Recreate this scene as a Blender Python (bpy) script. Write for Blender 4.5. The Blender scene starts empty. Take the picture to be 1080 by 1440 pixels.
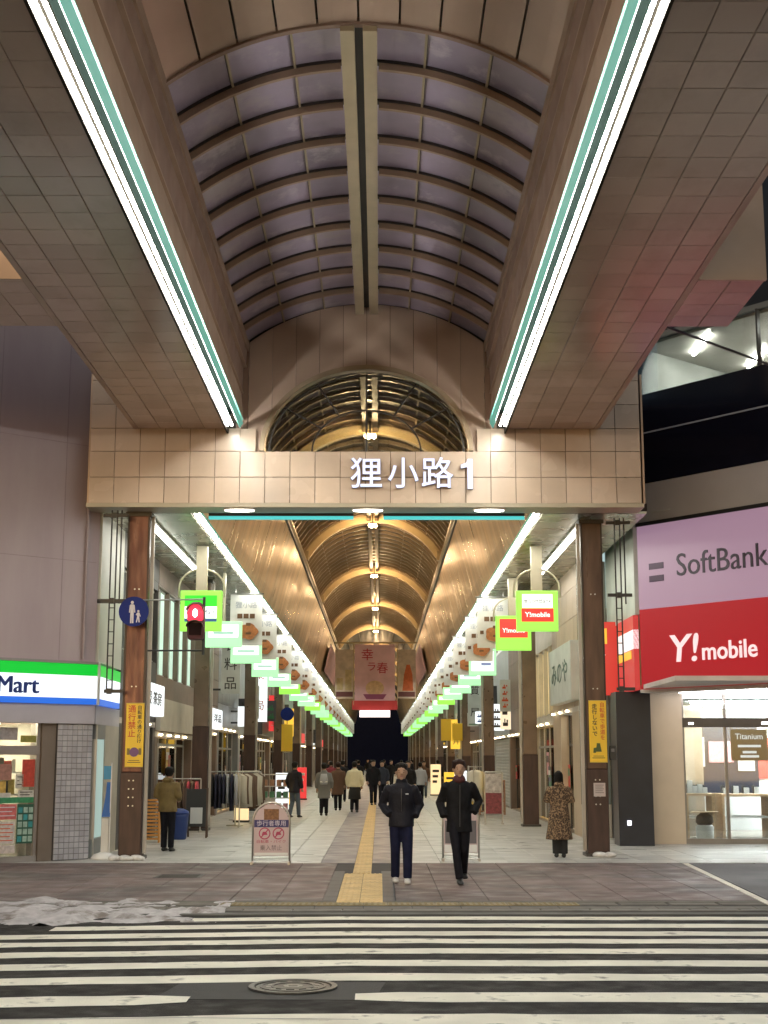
import bpy, bmesh, math, random
from mathutils import Vector, Matrix
RAD = math.radians
rng = random.Random(11)
sc = bpy.context.scene
COL = sc.collection

# ------------------------------------------------------------------ camera
cam_d = bpy.data.cameras.new('camera')
cam = bpy.data.objects.new('camera', cam_d)
COL.objects.link(cam)
cam.location = (0.25, 0.0, 1.8)
cam.rotation_euler = (RAD(90 + 9.954), 0, -0.00304)
cam_d.sensor_fit = 'VERTICAL'
cam_d.sensor_height = 36
cam_d.sensor_width = 27
cam_d.lens = 49.325
cam_d.clip_start = 0.05
cam_d.clip_end = 1500
sc.camera = cam

# ------------------------------------------------------------------ world: night sky with a little city glow
SUN_EL, SUN_ROT = 10, 196
world = bpy.data.worlds.new('World')
sc.world = world
world.use_nodes = True
wn = world.node_tree
for n in list(wn.nodes):
    wn.nodes.remove(n)
wo = wn.nodes.new('ShaderNodeOutputWorld')
wb = wn.nodes.new('ShaderNodeBackground')
ws = wn.nodes.new('ShaderNodeTexSky')
ws.sky_type = 'NISHITA'
ws.sun_disc = False
ws.sun_elevation = RAD(SUN_EL)
ws.sun_rotation = RAD(SUN_ROT)
wb.inputs['Strength'].default_value = 0.078
wn.links.new(ws.outputs[0], wb.inputs['Color'])
wn.links.new(wb.outputs[0], wo.inputs['Surface'])
sun_d = bpy.data.lights.new('city_glow', 'SUN')
sun_d.energy = 0.12
sun_d.angle = RAD(35)
sun_d.color = (1.0, 0.80, 0.72)
sun = bpy.data.objects.new('city_glow', sun_d)
COL.objects.link(sun)
sun.rotation_euler = (RAD(90 - SUN_EL), 0, RAD(-16))

sc.view_settings.view_transform = 'Standard'
sc.view_settings.look = 'None'
sc.view_settings.exposure = 0.5
sc.view_settings.gamma = 1.0
sc.view_settings.use_curve_mapping = False
sc.cycles.max_bounces = 5
sc.cycles.diffuse_bounces = 3
sc.cycles.glossy_bounces = 3
sc.cycles.transparent_max_bounces = 10
sc.cycles.caustics_reflective = False
sc.cycles.caustics_refractive = False
sc.cycles.sample_clamp_indirect = 3.0

# ------------------------------------------------------------------ materials
MATS = {}
def M(name, col, rough=0.6, metal=0.0, var=0.12, scale=2.0, rnd=0.0, bump=0.0, bscale=40.0,
      emit=None, es=0.0, spec=None, stretch=None, dirt=None, dscale=0.7, dlo=0.5, dhi=0.7, rvar=0.0):
    if name in MATS:
        return MATS[name]
    m = bpy.data.materials.new(name)
    m.use_nodes = True
    nt = m.node_tree
    b = nt.nodes['Principled BSDF']
    b.inputs['Roughness'].default_value = rough
    b.inputs['Metallic'].default_value = metal
    if spec is not None:
        b.inputs['Specular IOR Level'].default_value = spec
    geo = nt.nodes.new('ShaderNodeNewGeometry')
    vec = geo.outputs['Position']
    if stretch:
        mp = nt.nodes.new('ShaderNodeMapping')
        mp.inputs['Scale'].default_value = stretch
        nt.links.new(vec, mp.inputs['Vector'])
        vec = mp.outputs[0]
    no = nt.nodes.new('ShaderNodeTexNoise')
    no.inputs['Scale'].default_value = scale
    no.inputs['Detail'].default_value = 6
    nt.links.new(vec, no.inputs['Vector'])
    mr = nt.nodes.new('ShaderNodeMapRange')
    mr.inputs['From Min'].default_value = 0.3
    mr.inputs['From Max'].default_value = 0.7
    mr.inputs['To Min'].default_value = 1 - var
    mr.inputs['To Max'].default_value = 1 + var
    nt.links.new(no.outputs['Fac'], mr.inputs['Value'])
    val = mr.outputs[0]
    if rnd > 0:
        oi = nt.nodes.new('ShaderNodeObjectInfo')
        m2 = nt.nodes.new('ShaderNodeMapRange')
        m2.inputs['To Min'].default_value = 1 - rnd
        m2.inputs['To Max'].default_value = 1 + rnd
        nt.links.new(oi.outputs['Random'], m2.inputs['Value'])
        mu = nt.nodes.new('ShaderNodeMath'); mu.operation = 'MULTIPLY'
        nt.links.new(val, mu.inputs[0]); nt.links.new(m2.outputs[0], mu.inputs[1])
        val = mu.outputs[0]
    vm = nt.nodes.new('ShaderNodeVectorMath'); vm.operation = 'SCALE'
    vm.inputs[0].default_value = col
    nt.links.new(val, vm.inputs['Scale'])
    colout = vm.outputs[0]
    if dirt:
        dn = nt.nodes.new('ShaderNodeTexNoise')
        dn.inputs['Scale'].default_value = dscale
        dn.inputs['Detail'].default_value = 8
        dn.inputs['Roughness'].default_value = 0.65
        nt.links.new(vec, dn.inputs['Vector'])
        dm = nt.nodes.new('ShaderNodeMapRange')
        dm.inputs['From Min'].default_value = dlo
        dm.inputs['From Max'].default_value = dhi
        nt.links.new(dn.outputs['Fac'], dm.inputs['Value'])
        mx = nt.nodes.new('ShaderNodeMix'); mx.data_type = 'RGBA'
        nt.links.new(dm.outputs[0], mx.inputs['Factor'])
        nt.links.new(colout, mx.inputs['A'])
        mx.inputs['B'].default_value = (*dirt, 1)
        colout = mx.outputs['Result']
    nt.links.new(colout, b.inputs['Base Color'])
    if rvar > 0:
        rr = nt.nodes.new('ShaderNodeMapRange')
        rr.inputs['From Min'].default_value = 0.3
        rr.inputs['From Max'].default_value = 0.7
        rr.inputs['To Min'].default_value = max(0.03, rough - rvar)
        rr.inputs['To Max'].default_value = min(1, rough + rvar)
        rn = nt.nodes.new('ShaderNodeTexNoise'); rn.inputs['Scale'].default_value = scale * 1.7
        nt.links.new(vec, rn.inputs['Vector'])
        nt.links.new(rn.outputs['Fac'], rr.inputs['Value'])
        nt.links.new(rr.outputs[0], b.inputs['Roughness'])
    if bump > 0:
        bn = nt.nodes.new('ShaderNodeTexNoise')
        bn.inputs['Scale'].default_value = bscale
        bn.inputs['Detail'].default_value = 4
        nt.links.new(vec, bn.inputs['Vector'])
        bp = nt.nodes.new('ShaderNodeBump')
        bp.inputs['Strength'].default_value = bump
        bp.inputs['Distance'].default_value = 0.01
        nt.links.new(bn.outputs['Fac'], bp.inputs['Height'])
        nt.links.new(bp.outputs[0], b.inputs['Normal'])
    if emit:
        b.inputs['Emission Color'].default_value = (*emit, 1)
        b.inputs['Emission Strength'].default_value = es
    MATS[name] = m
    return m

def EM(name, col, s, base=None):
    if s < 3: s *= 0.78
    if name in MATS:
        return MATS[name]
    m = bpy.data.materials.new(name); m.use_nodes = True
    nt = m.node_tree
    b = nt.nodes['Principled BSDF']
    b.inputs['Base Color'].default_value = (*(base or [min(0.5, c*0.5) for c in col]), 1)
    b.inputs['Roughness'].default_value = 0.4
    b.inputs['Emission Color'].default_value = (*col, 1)
    b.inputs['Emission Strength'].default_value = s
    MATS[name] = m
    return m

def GLASS(name, tint=(0.8, 0.85, 0.85), refl=0.12, rough=0.03):
    if name in MATS:
        return MATS[name]
    m = bpy.data.materials.new(name); m.use_nodes = True
    nt = m.node_tree
    nt.nodes.clear()
    o = nt.nodes.new('ShaderNodeOutputMaterial')
    tr = nt.nodes.new('ShaderNodeBsdfTransparent'); tr.inputs[0].default_value = (*tint, 1)
    gl = nt.nodes.new('ShaderNodeBsdfGlossy'); gl.inputs['Roughness'].default_value = rough
    fr = nt.nodes.new('ShaderNodeFresnel'); fr.inputs[0].default_value = 1.5
    ad = nt.nodes.new('ShaderNodeMath'); ad.operation = 'ADD'; ad.inputs[1].default_value = refl - 0.04
    mx = nt.nodes.new('ShaderNodeMixShader')
    nt.links.new(fr.outputs[0], ad.inputs[0]); nt.links.new(ad.outputs[0], mx.inputs[0])
    nt.links.new(tr.outputs[0], mx.inputs[1]); nt.links.new(gl.outputs[0], mx.inputs[2])
    nt.links.new(mx.outputs[0], o.inputs['Surface'])
    MATS[name] = m
    return m

# ------------------------------------------------------------------ mesh builder
class MB:
    def __init__(s):
        s.v = []; s.f = []
    def quad(s, a, b, c, d):
        n = len(s.v); s.v += [tuple(a), tuple(b), tuple(c), tuple(d)]; s.f.append((n, n+1, n+2, n+3)); return s
    def box(s, x0, x1, y0, y1, z0, z1):
        n = len(s.v)
        s.v += [(x0,y0,z0),(x1,y0,z0),(x1,y1,z0),(x0,y1,z0),(x0,y0,z1),(x1,y0,z1),(x1,y1,z1),(x0,y1,z1)]
        s.f += [(n,n+3,n+2,n+1),(n+4,n+5,n+6,n+7),(n,n+1,n+5,n+4),(n+1,n+2,n+6,n+5),(n+2,n+3,n+7,n+6),(n+3,n,n+4,n+7)]
        return s
    def cham(s, x0, x1, y0, y1, z0, z1, c, axis='z', sign=1):
        """box whose face on one side is chamfered by c"""
        n = len(s.v)
        def P(u, v, w):
            if axis == 'z': return (u, v, w)
            if axis == 'y': return (u, w, v)
            return (w, u, v)
        if axis == 'z': a0,a1,b0,b1,w0,w1 = x0,x1,y0,y1,z0,z1
        elif axis == 'y': a0,a1,b0,b1,w0,w1 = x0,x1,z0,z1,y0,y1
        else: a0,a1,b0,b1,w0,w1 = y0,y1,z0,z1,x0,x1
        if sign > 0: base, top = w0, w1
        else: base, top = w1, w0
        sh = top - c * (1 if sign > 0 else -1)
        s.v += [P(a0,b0,base),P(a1,b0,base),P(a1,b1,base),P(a0,b1,base),
                P(a0,b0,sh),P(a1,b0,sh),P(a1,b1,sh),P(a0,b1,sh),
                P(a0+c,b0+c,top),P(a1-c,b0+c,top),P(a1-c,b1-c,top),P(a0+c,b1-c,top)]
        for k in range(4):
            j = (k+1) % 4
            s.f += [(n+k,n+j,n+4+j,n+4+k),(n+4+k,n+4+j,n+8+j,n+8+k)]
        s.f += [(n+8,n+9,n+10,n+11),(n+3,n+2,n+1,n)]
        return s
    def prism(s, pts, axis, w0, w1):
        """extrude polygon pts (2D) along axis"""
        n = len(s.v); k = len(pts)
        def P(u, v, w):
            if axis == 'z': return (u, v, w)
            if axis == 'y': return (u, w, v)
            return (w, u, v)
        s.v += [P(u, v, w0) for u, v in pts] + [P(u, v, w1) for u, v in pts]
        s.f += [tuple(range(n, n+k))[::-1], tuple(range(n+k, n+2*k))]
        for i in range(k):
            j = (i+1) % k
            s.f.append((n+i, n+j, n+k+j, n+k+i))
        return s
    def tube(s, pts, r, n=10, cap=True):
        rs = r if isinstance(r, (list, tuple)) else [r]*len(pts)
        return s.loft(pts, [(q, q) for q in rs], n, cap)
    def loft(s, pts, rr, n=12, cap=True, side=None):
        pts = [Vector(p) for p in pts]
        base = len(s.v)
        prev = None
        for i, p in enumerate(pts):
            if i == 0: t = pts[1]-pts[0]
            elif i == len(pts)-1: t = pts[-1]-pts[-2]
            else: t = (pts[i+1]-pts[i]).normalized() + (pts[i]-pts[i-1]).normalized()
            t.normalize()
            if prev is None:
                ref = Vector(side) if side else (Vector((1,0,0)) if abs(t.x) < 0.9 else Vector((0,1,0)))
            else:
                ref = prev
            a = (ref - t*ref.dot(t)).normalized()
            prev = a
            b = t.cross(a)
            for k in range(n):
                an = 2*math.pi*k/n
                s.v.append(tuple(p + a*math.cos(an)*rr[i][0] + b*math.sin(an)*rr[i][1]))
        for i in range(len(pts)-1):
            for k in range(n):
                j = (k+1) % n
                s.f.append((base+i*n+k, base+i*n+j, base+(i+1)*n+j, base+(i+1)*n+k))
        if cap:
            s.f.append(tuple(base+k for k in range(n))[::-1])
            s.f.append(tuple(base+(len(pts)-1)*n+k for k in range(n)))
        return s
    def ball(s, c, r, nu=12, nv=8):
        rx, ry, rz = r if isinstance(r, (tuple, list)) else (r, r, r)
        base = len(s.v)
        s.v.append((c[0], c[1], c[2]-rz))
        for i in range(1, nv):
            ph = -math.pi/2 + math.pi*i/nv
            for k in range(nu):
                th = 2*math.pi*k/nu
                s.v.append((c[0]+rx*math.cos(ph)*math.cos(th), c[1]+ry*math.cos(ph)*math.sin(th), c[2]+rz*math.sin(ph)))
        s.v.append((c[0], c[1], c[2]+rz))
        top = len(s.v)-1
        for k in range(nu):
            j = (k+1) % nu
            s.f.append((base, base+1+j, base+1+k))
            s.f.append((top, base+1+(nv-2)*nu+k, base+1+(nv-2)*nu+j))
            for i in range(nv-2):
                s.f.append((base+1+i*nu+k, base+1+i*nu+j, base+1+(i+1)*nu+j, base+1+(i+1)*nu+k))
        return s
    def mesh(s, name, mat, smooth=False):
        me = bpy.data.meshes.new(name)
        me.from_pydata(s.v, [], s.f)
        if mat: me.materials.append(mat)
        if smooth:
            me.polygons.foreach_set('use_smooth', [True]*len(me.polygons))
        me.update()
        return me
    def build(s, name, mat, parent=None, smooth=False, loc=None, **k):
        return put(name, s.mesh(name, mat, smooth), parent, loc, **k)

def put(name, me, parent=None, loc=None, rot=None, scale=None, label=None, cat=None, group=None, kind=None):
    o = bpy.data.objects.new(name, me)
    COL.objects.link(o)
    if parent: o.parent = parent
    if loc is not None: o.location = loc
    if rot is not None: o.rotation_euler = rot
    if scale is not None: o.scale = scale
    tag(o, label, cat, group, kind)
    return o

def tag(o, label=None, cat=None, group=None, kind=None):
    if label: o['label'] = label
    if cat: o['category'] = cat
    if group: o['group'] = group
    if kind: o['kind'] = kind
    return o

def thing(name, label, cat, loc=(0,0,0), rz=0.0, group=None):
    o = bpy.data.objects.new(name, None)
    o.empty_display_size = 0.1
    COL.objects.link(o)
    o.location = loc
    o.rotation_euler = (0, 0, rz)
    return tag(o, label, cat, group)

def struct(name, loc=(0,0,0)):
    o = bpy.data.objects.new(name, None)
    COL.objects.link(o); o.location = loc
    o['kind'] = 'structure'
    return o

def dup(root, loc=None, rz=None, label=None, group=None, parent=None):
    r = root.copy(); COL.objects.link(r)
    if parent: r.parent = parent
    if loc is not None: r.location = loc
    if rz is not None: r.rotation_euler = (0, 0, rz)
    if label: r['label'] = label
    if group: r['group'] = group
    for ch in list(root.children):
        dup(ch, parent=r)
    return r

TEXTS = []
def text(name, s, size, mat, parent, loc, rot=(RAD(90),0,0), extrude=0.005, bold=0.0, align='CENTER', xs=1.0, shear=0.0, kind=None, maxw=None):
    cu = bpy.data.curves.new(name, 'FONT')
    cu.body = s; cu.size = size; cu.extrude = extrude; cu.offset = bold
    cu.align_x = align; cu.align_y = 'CENTER'; cu.shear = shear
    cu.resolution_u = 3
    cu.materials.append(mat)
    o = bpy.data.objects.new(name, cu)
    COL.objects.link(o); o.parent = parent
    o.location = loc; o.rotation_euler = rot; o.scale = (xs, 1, 1)
    TEXTS.append((o, maxw))
    return o

def finish_texts():
    bpy.context.view_layer.update()
    dg = bpy.context.evaluated_depsgraph_get()
    done = []
    for o, maxw in TEXTS:
        me = bpy.data.meshes.new_from_object(o.evaluated_get(dg))
        done.append((o, me, maxw))
    for o, me, maxw in done:
        n = bpy.data.objects.new('tmp', me)
        COL.objects.link(n)
        n.parent = o.parent; n.location = o.location; n.rotation_euler = o.rotation_euler; n.scale = o.scale
        if maxw and len(me.vertices):
            w = max(v.co.x for v in me.vertices) - min(v.co.x for v in me.vertices)
            n.scale = (maxw / w, 1, 1)
        nm = o.name.split('.')[0]
        bpy.data.objects.remove(o)
        n.name = nm
        me.name = nm
    TEXTS.clear()

WHITE = M('white_paint', (0.72, 0.72, 0.70), 0.5, var=0.05)
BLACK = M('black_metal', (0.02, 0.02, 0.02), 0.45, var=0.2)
DARK = M('dark_frame', (0.035, 0.032, 0.03), 0.4, var=0.2)
STEEL = M('steel', (0.45, 0.45, 0.44), 0.35, 0.8, var=0.1)
CHROME = M('bright_steel', (0.6, 0.6, 0.6), 0.2, 0.9, var=0.05)
CLEAR = GLASS('clear_glass')

# ================================================================== GROUND
g = MB().box(-160, 160, -60, 420, -0.5, -0.14).build('ground', M('earth', (0.06,0.058,0.055), 0.9), kind='structure')
ASPH = M('asphalt', (0.021, 0.018, 0.016), 0.8, var=0.3, scale=3, bump=0.9, bscale=120, spec=0.25, dirt=(0.040,0.035,0.030), dscale=0.9, dlo=0.48, dhi=0.75, rvar=0.15)
MB().box(-60, 60, -30, 17.35, -0.12, -0.03).build('road', ASPH, kind='structure')
# gutter
MB().box(-60, 60, 17.15, 17.42, -0.03, -0.018).build('road_gutter', M('gutter_concrete', (0.10,0.095,0.085), 0.8, var=0.3, scale=2, bump=0.4), kind='structure')

# zebra crossing ------------------------------------------------------
PAINT = M('road_paint', (0.70, 0.65, 0.54), 0.62, var=0.16, scale=1.6, bump=0.6, bscale=60, dirt=(0.14,0.125,0.105), dscale=3.2, dlo=0.575, dhi=0.70)
cw = struct('crosswalk', (0, 10, -0.03))
edges = [(17.0,16.66),(16.29,15.92),(15.59,15.22),(14.95,14.6),(14.2,13.84),(13.4,13.03),(12.59,12.2),(11.61,11.16),(10.66,10.2),(9.8,9.35),(8.9,8.45),(8.0,7.55)]
def bend(x):  # the crossing swings towards the viewer on the left
    return -0.10*max(0, -x-0.2) if x < -0.2 else -0.012*max(0, x)
def stripe(xa, xb, y0, y1, ragged=0.02, rounded=0.0):
    n = max(4, int((xb-xa)/0.35)); m = MB()
    r = random.Random(int(y0*100)+int(xa*10))
    top, bot = [], []
    for i in range(n+1):
        x = xa + (xb-xa)*i/n
        e = 0
        if rounded and (i == 0 and xa > -5.5 or i == n and xb < 5.5): e = rounded
        top.append((x, y0 + bend(x) - e + r.uniform(-ragged, ragged)))
        bot.append((x, y1 + bend(x) + e + r.uniform(-ragged, ragged)))
    for i in range(n):
        a, b, c, d = bot[i], bot[i+1], top[i+1], top[i]
        z = 0.005
        k = len(m.v)
        m.v += [(a[0],a[1]-10,z),(b[0],b[1]-10,z),(c[0],c[1]-10,z),(d[0],d[1]-10,z)]
        m.f.append((k,k+1,k+2,k+3))
    m.build('stripe', PAINT, cw)
for i, (a, b) in enumerate(edges):
    if i == 0: stripe(-1.9, 5.1, a, b)
    elif i == 7:
        stripe(-7.5, -1.22, a, b, rounded=0.09); stripe(0.06, 7.5, a, b, rounded=0.09)
    elif i == 6:
        stripe(-7.5, 7.5, a, b)
    elif i in (1, 2):
        stripe(-7.5 if i == 2 else -3.3, 7.0, a, b)
    else:
        stripe(-7.5, 7.5, a, b)
# asphalt repair patch round the manhole
MB().prism([(-1.38,12.15),(-1.5,11.3),(0.2,11.25),(0.3,12.12)], 'z', -0.03, -0.027).build('road_patch', M('patch_asphalt', (0.014,0.013,0.013), 0.7, var=0.3, scale=5, bump=0.6, bscale=80), kind='structure')
mh = thing('manhole_cover', 'round grey iron manhole cover set in the dark patch between the crossing stripes', 'manhole cover', (-0.45, 11.85, -0.024))
IRON = M('worn_iron', (0.10,0.095,0.09), 0.42, 0.5, var=0.35, scale=14, bump=0.5, bscale=50)
m = MB(); n = 40
m.prism([(0.30*math.cos(2*math.pi*k/n), 0.30*math.sin(2*math.pi*k/n)) for k in range(n)], 'z', 0, 0.006)
m.build('cover', IRON, mh)
m = MB()
for k in range(n):
    a0, a1 = 2*math.pi*k/n, 2*math.pi*(k+1)/n
    for (r0, r1) in ((0.315, 0.36), (0.25, 0.27), (0.16, 0.18)):
        m.prism([(r0*math.cos(a0), r0*math.sin(a0)),(r1*math.cos(a0), r1*math.sin(a0)),(r1*math.cos(a1), r1*math.sin(a1)),(r0*math.cos(a1), r0*math.sin(a1))], 'z', 0.001, 0.013)
m.build('rim', IRON, mh)
m = MB()
for k in range(12):
    a = 2*math.pi*k/12
    for r0 in (0.06, 0.20):
        cx, cy = r0*math.cos(a+r0), r0*math.sin(a+r0)
        m.box(cx-0.018, cx+0.018, cy-0.018, cy+0.018, 0.005, 0.011)
m.build('stud', M('iron_stud', (0.3,0.29,0.27), 0.4, 0.5), mh)

TAR = M('tar_seam', (0.008,0.008,0.008), 0.35)
for pts in ([(-7,10.42),(-4.1,10.5),(-2.6,10.38),(-1.2,10.47),(0.1,10.4)], [(-5.2,12.4),(-4.6,13.3),(-4.9,14.6),(-4.2,15.6)]):
    m = MB()
    for (xa, ya), (xb, yb) in zip(pts, pts[1:]):
        for q in range(5):
            f0, f1 = q/5, (q+1)/5
            x0_, y0_, x1_, y1_ = xa+(xb-xa)*f0, ya+(yb-ya)*f0, xa+(xb-xa)*f1, ya+(yb-ya)*f1
            d = Vector((x1_-x0_, y1_-y0_)).normalized()*0.008
            m.quad((x0_+d.y,y0_-d.x,-0.0195),(x1_+d.y,y1_-d.x,-0.0195),(x1_-d.y,y1_+d.x,-0.0195),(x0_-d.y,y0_+d.x,-0.0195))
    m.build('road_seam', TAR, kind='structure')
# kerb ----------------------------------------------------------------
kerb = struct('kerb', (0, 17.5, 0))
KM = M('kerb_concrete', (0.16,0.15,0.13), 0.8, var=0.25, scale=4, rnd=0.15, bump=0.5)
kme = MB().cham(-0.297, 0.297, -0.09, 0.09, -0.12, 0.0, 0.012).mesh('kerb_stone', KM)
for i in range(-24, 25):
    put('kerb_stone', kme, kerb, (i*0.6+0.1, 0.02, 0))
# second row of drain / edging slabs, then yellow warning tiles
EM2 = M('edging_concrete', (0.13,0.115,0.095), 0.85, var=0.25, scale=5, rnd=0.12, bump=0.4)
eme = MB().cham(-0.296, 0.296, -0.135, 0.135, -0.12, -0.001, 0.006).mesh('edging_slab', EM2)
for i in range(-24, 25):
    put('edging_slab', eme, kerb, (i*0.6+0.35, 0.26, 0))

# brown pavement ------------------------------------------------------
pav = struct('pavement', (0, 21, 0))
MB().box(-60, 60, 17.4, 25.2, -0.14, -0.012).build('pavement_bed', M('paver_joint', (0.045,0.04,0.038), 0.9), kind='structure')
PV = M('brown_paver', (0.155,0.108,0.100), 0.62, var=0.18, scale=1.3, rnd=0.13, bump=0.5, bscale=70, dirt=(0.075,0.06,0.058), dscale=0.5, dlo=0.47, dhi=0.66, rvar=0.18)
PV2 = M('brown_paver_far', (0.13,0.10,0.094), 0.65, var=0.2, scale=1.3, bump=0.4)
pme = MB().cham(-0.296, 0.296, -0.296, 0.296, -0.06, 0.0, 0.006).mesh('paver', PV)
xs = [(-0.28 - 0.2 - 0.3 - 0.6*k) for k in range(11)] + [(0.26 + 0.2 + 0.3 + 0.6*k) for k in range(10)]
cnt = 0
for r_ in range(11):
    y = 18.6 + 0.6*r_ + 0.3
    for x in xs:
        if x > 5.0 and y < 25 and x - 0.3 > 5.1 + (y-18.3)*0.06: continue
        put('paver', pme, pav, (x, y-21, rng.uniform(-0.002, 0.001)), scale=None); cnt += 1
MB().box(-60, -7.1, 17.9, 25.2, -0.06, -0.002).build('paver_field', PV2, pav, kind='stuff', loc=(0,-21,0))
MB().box(6.78, 60, 17.9, 25.2, -0.06, -0.0025).build('paver_field', PV2, pav, kind='stuff', loc=(0,-21,0))
# warning tile row along the kerb
YW = M('dull_yellow_tile', (0.22,0.17,0.085), 0.7, var=0.25, scale=6, rnd=0.15, bump=0.3)
m = MB().cham(-0.148, 0.148, -0.148, 0.148, -0.06, 0.0, 0.004)
for i in range(4):
    for j in range(4):
        m.cham(-0.115+i*0.072-0.016, -0.115+i*0.072+0.02, -0.115+j*0.072-0.016, -0.115+j*0.072+0.02, -0.001, 0.006, 0.004)
wme = m.mesh('warning_tile', YW)
x = -1.75
while x < 2.6:
    put('warning_tile', wme, pav, (x+0.15, 18.22-21, 0)); x += 0.3
for seg in ((-14, -1.76), (2.62, 14)):
    n_ = int((seg[1]-seg[0])/0.6)
    for k in range(n_):
        xx = seg[0] + (k+0.5)*(seg[1]-seg[0])/n_
        if abs(xx) < 8: put('edging_slab', eme, pav, (xx, 18.24-21, -0.002))
MB().box(-60, 60, 18.37, 18.6, -0.06, -0.001).build('edging_strip', EM2, pav, loc=(0,-21,0))

# tactile strip -------------------------------------------------------
TY = M('yellow_tactile', (0.58,0.40,0.17), 0.6, var=0.16, scale=5, rnd=0.1, bump=0.3, dirt=(0.30,0.22,0.12), dscale=2, dlo=0.55, dhi=0.8)
m = MB().cham(-0.147, 0.147, -0.148, 0.148, -0.06, 0.001, 0.004)
for i in range(4):
    xx = -0.105 + i*0.07
    m.cham(xx-0.015, xx+0.015, -0.135, 0.135, 0, 0.007, 0.004)
tme = m.mesh('tactile_tile', TY)
tac = struct('tactile_path', (0, 23, 0))
for r_ in range(15):
    for c_ in range(2):
        put('tactile_tile', tme, tac, (-0.155 + c_*0.3, 18.52 + r_*0.3 - 23, 0))
y = 22.95; n_t = 0
while y < 92:
    put('tactile_tile', tme, tac, (-0.03, y + 0.15 - 23, 0), scale=(1.0,1,1)); y += 0.3; n_t += 1
    if n_t > 225: break
MB().box(-0.177, 0.117, y, 205, -0.06, 0.004).build('tactile_run', TY, tac, kind='stuff', loc=(0,-23,0))
# dark slabs both sides of the strip
DG = M('dark_slab', (0.05,0.048,0.055), 0.55, var=0.2, scale=3, rnd=0.15, bump=0.3)
dme = MB().cham(-0.088, 0.088, -0.297, 0.297, -0.06, 0.0, 0.005).mesh('dark_slab', DG)
for r_ in range(8):
    for x in (-0.395, 0.365):
        put('dark_slab', dme, tac, (x, 18.9 + r_*0.6 - 23, -0.001))
GB = M('grey_slab', (0.20,0.19,0.21), 0.45, var=0.2, scale=1.2, rnd=0.14, bump=0.25, rvar=0.15)
gme = MB().cham(-0.297, 0.297, -0.297, 0.297, -0.06, 0.0, 0.005).mesh('grey_slab', GB)
sme = MB().cham(-0.147, 0.147, -0.297, 0.297, -0.06, 0.0, 0.005).mesh('grey_slab', GB)

# arcade floor --------------------------------------------------------
fl = struct('arcade_floor', (0, 26, 0))
MB().box(-60, 60, 25.2, 215, -0.14, -0.012).build('arcade_floor_bed', M('slab_joint', (0.12,0.115,0.11), 0.9), kind='structure')
LG = M('light_slab', (0.50,0.49,0.46), 0.38, var=0.12, scale=1.0, rnd=0.13, bump=0.25, bscale=50, rvar=0.14,
       stretch=(0.6, 1.6, 1), dirt=(0.27,0.255,0.24), dscale=0.9, dlo=0.55, dhi=0.75)
LG2 = M('light_slab_far', (0.48,0.47,0.44), 0.38, var=0.22, scale=1.3, bump=0.2, rvar=0.14, stretch=(0.5, 2.0, 1))
lme = MB().cham(-0.297, 0.297, -0.297, 0.297, -0.06, 0.0, 0.005).mesh('floor_slab', LG)
lxs = [(-0.18-0.6-0.3-0.6*k) for k in range(8)] + [(0.12+0.6+0.3+0.6*k) for k in range(9)]
for r_ in range(17):
    y = 25.5 + 0.6*r_
    for x in lxs:
        put('floor_slab', lme, fl, (x, y-26, rng.uniform(-0.0015, 0.001)))
    put('grey_slab', gme, fl, (-0.18-0.3, y-26, 0)); put('grey_slab', gme, fl, (0.12+0.3, y-26, 0))
YE = 25.2 + 17*0.6
m = MB()
y = YE; r2 = random.Random(5)
while y < 110:
    for x in lxs:
        if y < 75 or r2.random() < 2:
            m.cham(x-0.297, x+0.297, y+0.003, y+0.597, -0.06, r2.uniform(-0.002, 0.001), 0.005)
    y += 0.6
m.build('floor_slab_field', LG2, fl, kind='stuff', loc=(0,-26,0))
MB().box(-5.58, -0.78, y, 205, -0.06, 0).box(0.72, 6.1, y, 205, -0.06, 0).build('floor_far', LG2, fl, kind='stuff', loc=(0,-26,0))
MB().box(-0.78, -0.18, YE, 205, -0.06, 0).box(0.12, 0.72, YE, 205, -0.06, 0).build('grey_band', GB, fl, kind='stuff', loc=(0,-26,0))
MB().box(-60, -5.58, 25.2, 205, -0.06, -0.001).box(6.12, 60, 25.2, 205, -0.06, -0.001).build('floor_side', LG2, fl, kind='stuff', loc=(0,-26,0))
# white line and dark asphalt driveway on the right
MB().prism([(5.08,18.0),(5.18,18.0),(5.60,25.0),(5.50,25.0)], 'z', 0.0, 0.008).build('painted_line', PAINT, kind='structure')
MB().prism([(5.2,17.75),(14,17.75),(14,24.9),(5.62,24.9)], 'z', -0.005, 0.004).build('driveway', M('driveway_asphalt', (0.07,0.058,0.06), 0.7, var=0.3, scale=1.2, bump=0.6, bscale=90), kind='structure')
# drain cover on the pavement
dc = thing('drain_cover', 'dark rectangular steel cover set flush in the brown pavement left of the path', 'drain cover', (-2.85, 22.4, 0))
m = MB().cham(-0.33,0.33,-0.3,0.3,0.0,0.004,0.002)
for k in range(7): m.box(-0.3,0.3,-0.27+k*0.085,-0.23+k*0.085,0.004,0.008)
m.build('cover', M('cover_steel',(0.05,0.045,0.045),0.5,0.4), dc)
m = MB().box(-0.36,0.36,-0.34,-0.31,0,0.006).box(-0.36,0.36,0.31,0.34,0,0.006).box(-0.36,-0.335,-0.31,0.31,0,0.006).box(0.335,0.36,-0.31,0.31,0,0.006)
m.build('rim', M('cover_rim',(0.09,0.08,0.08),0.5,0.4), dc)
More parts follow.
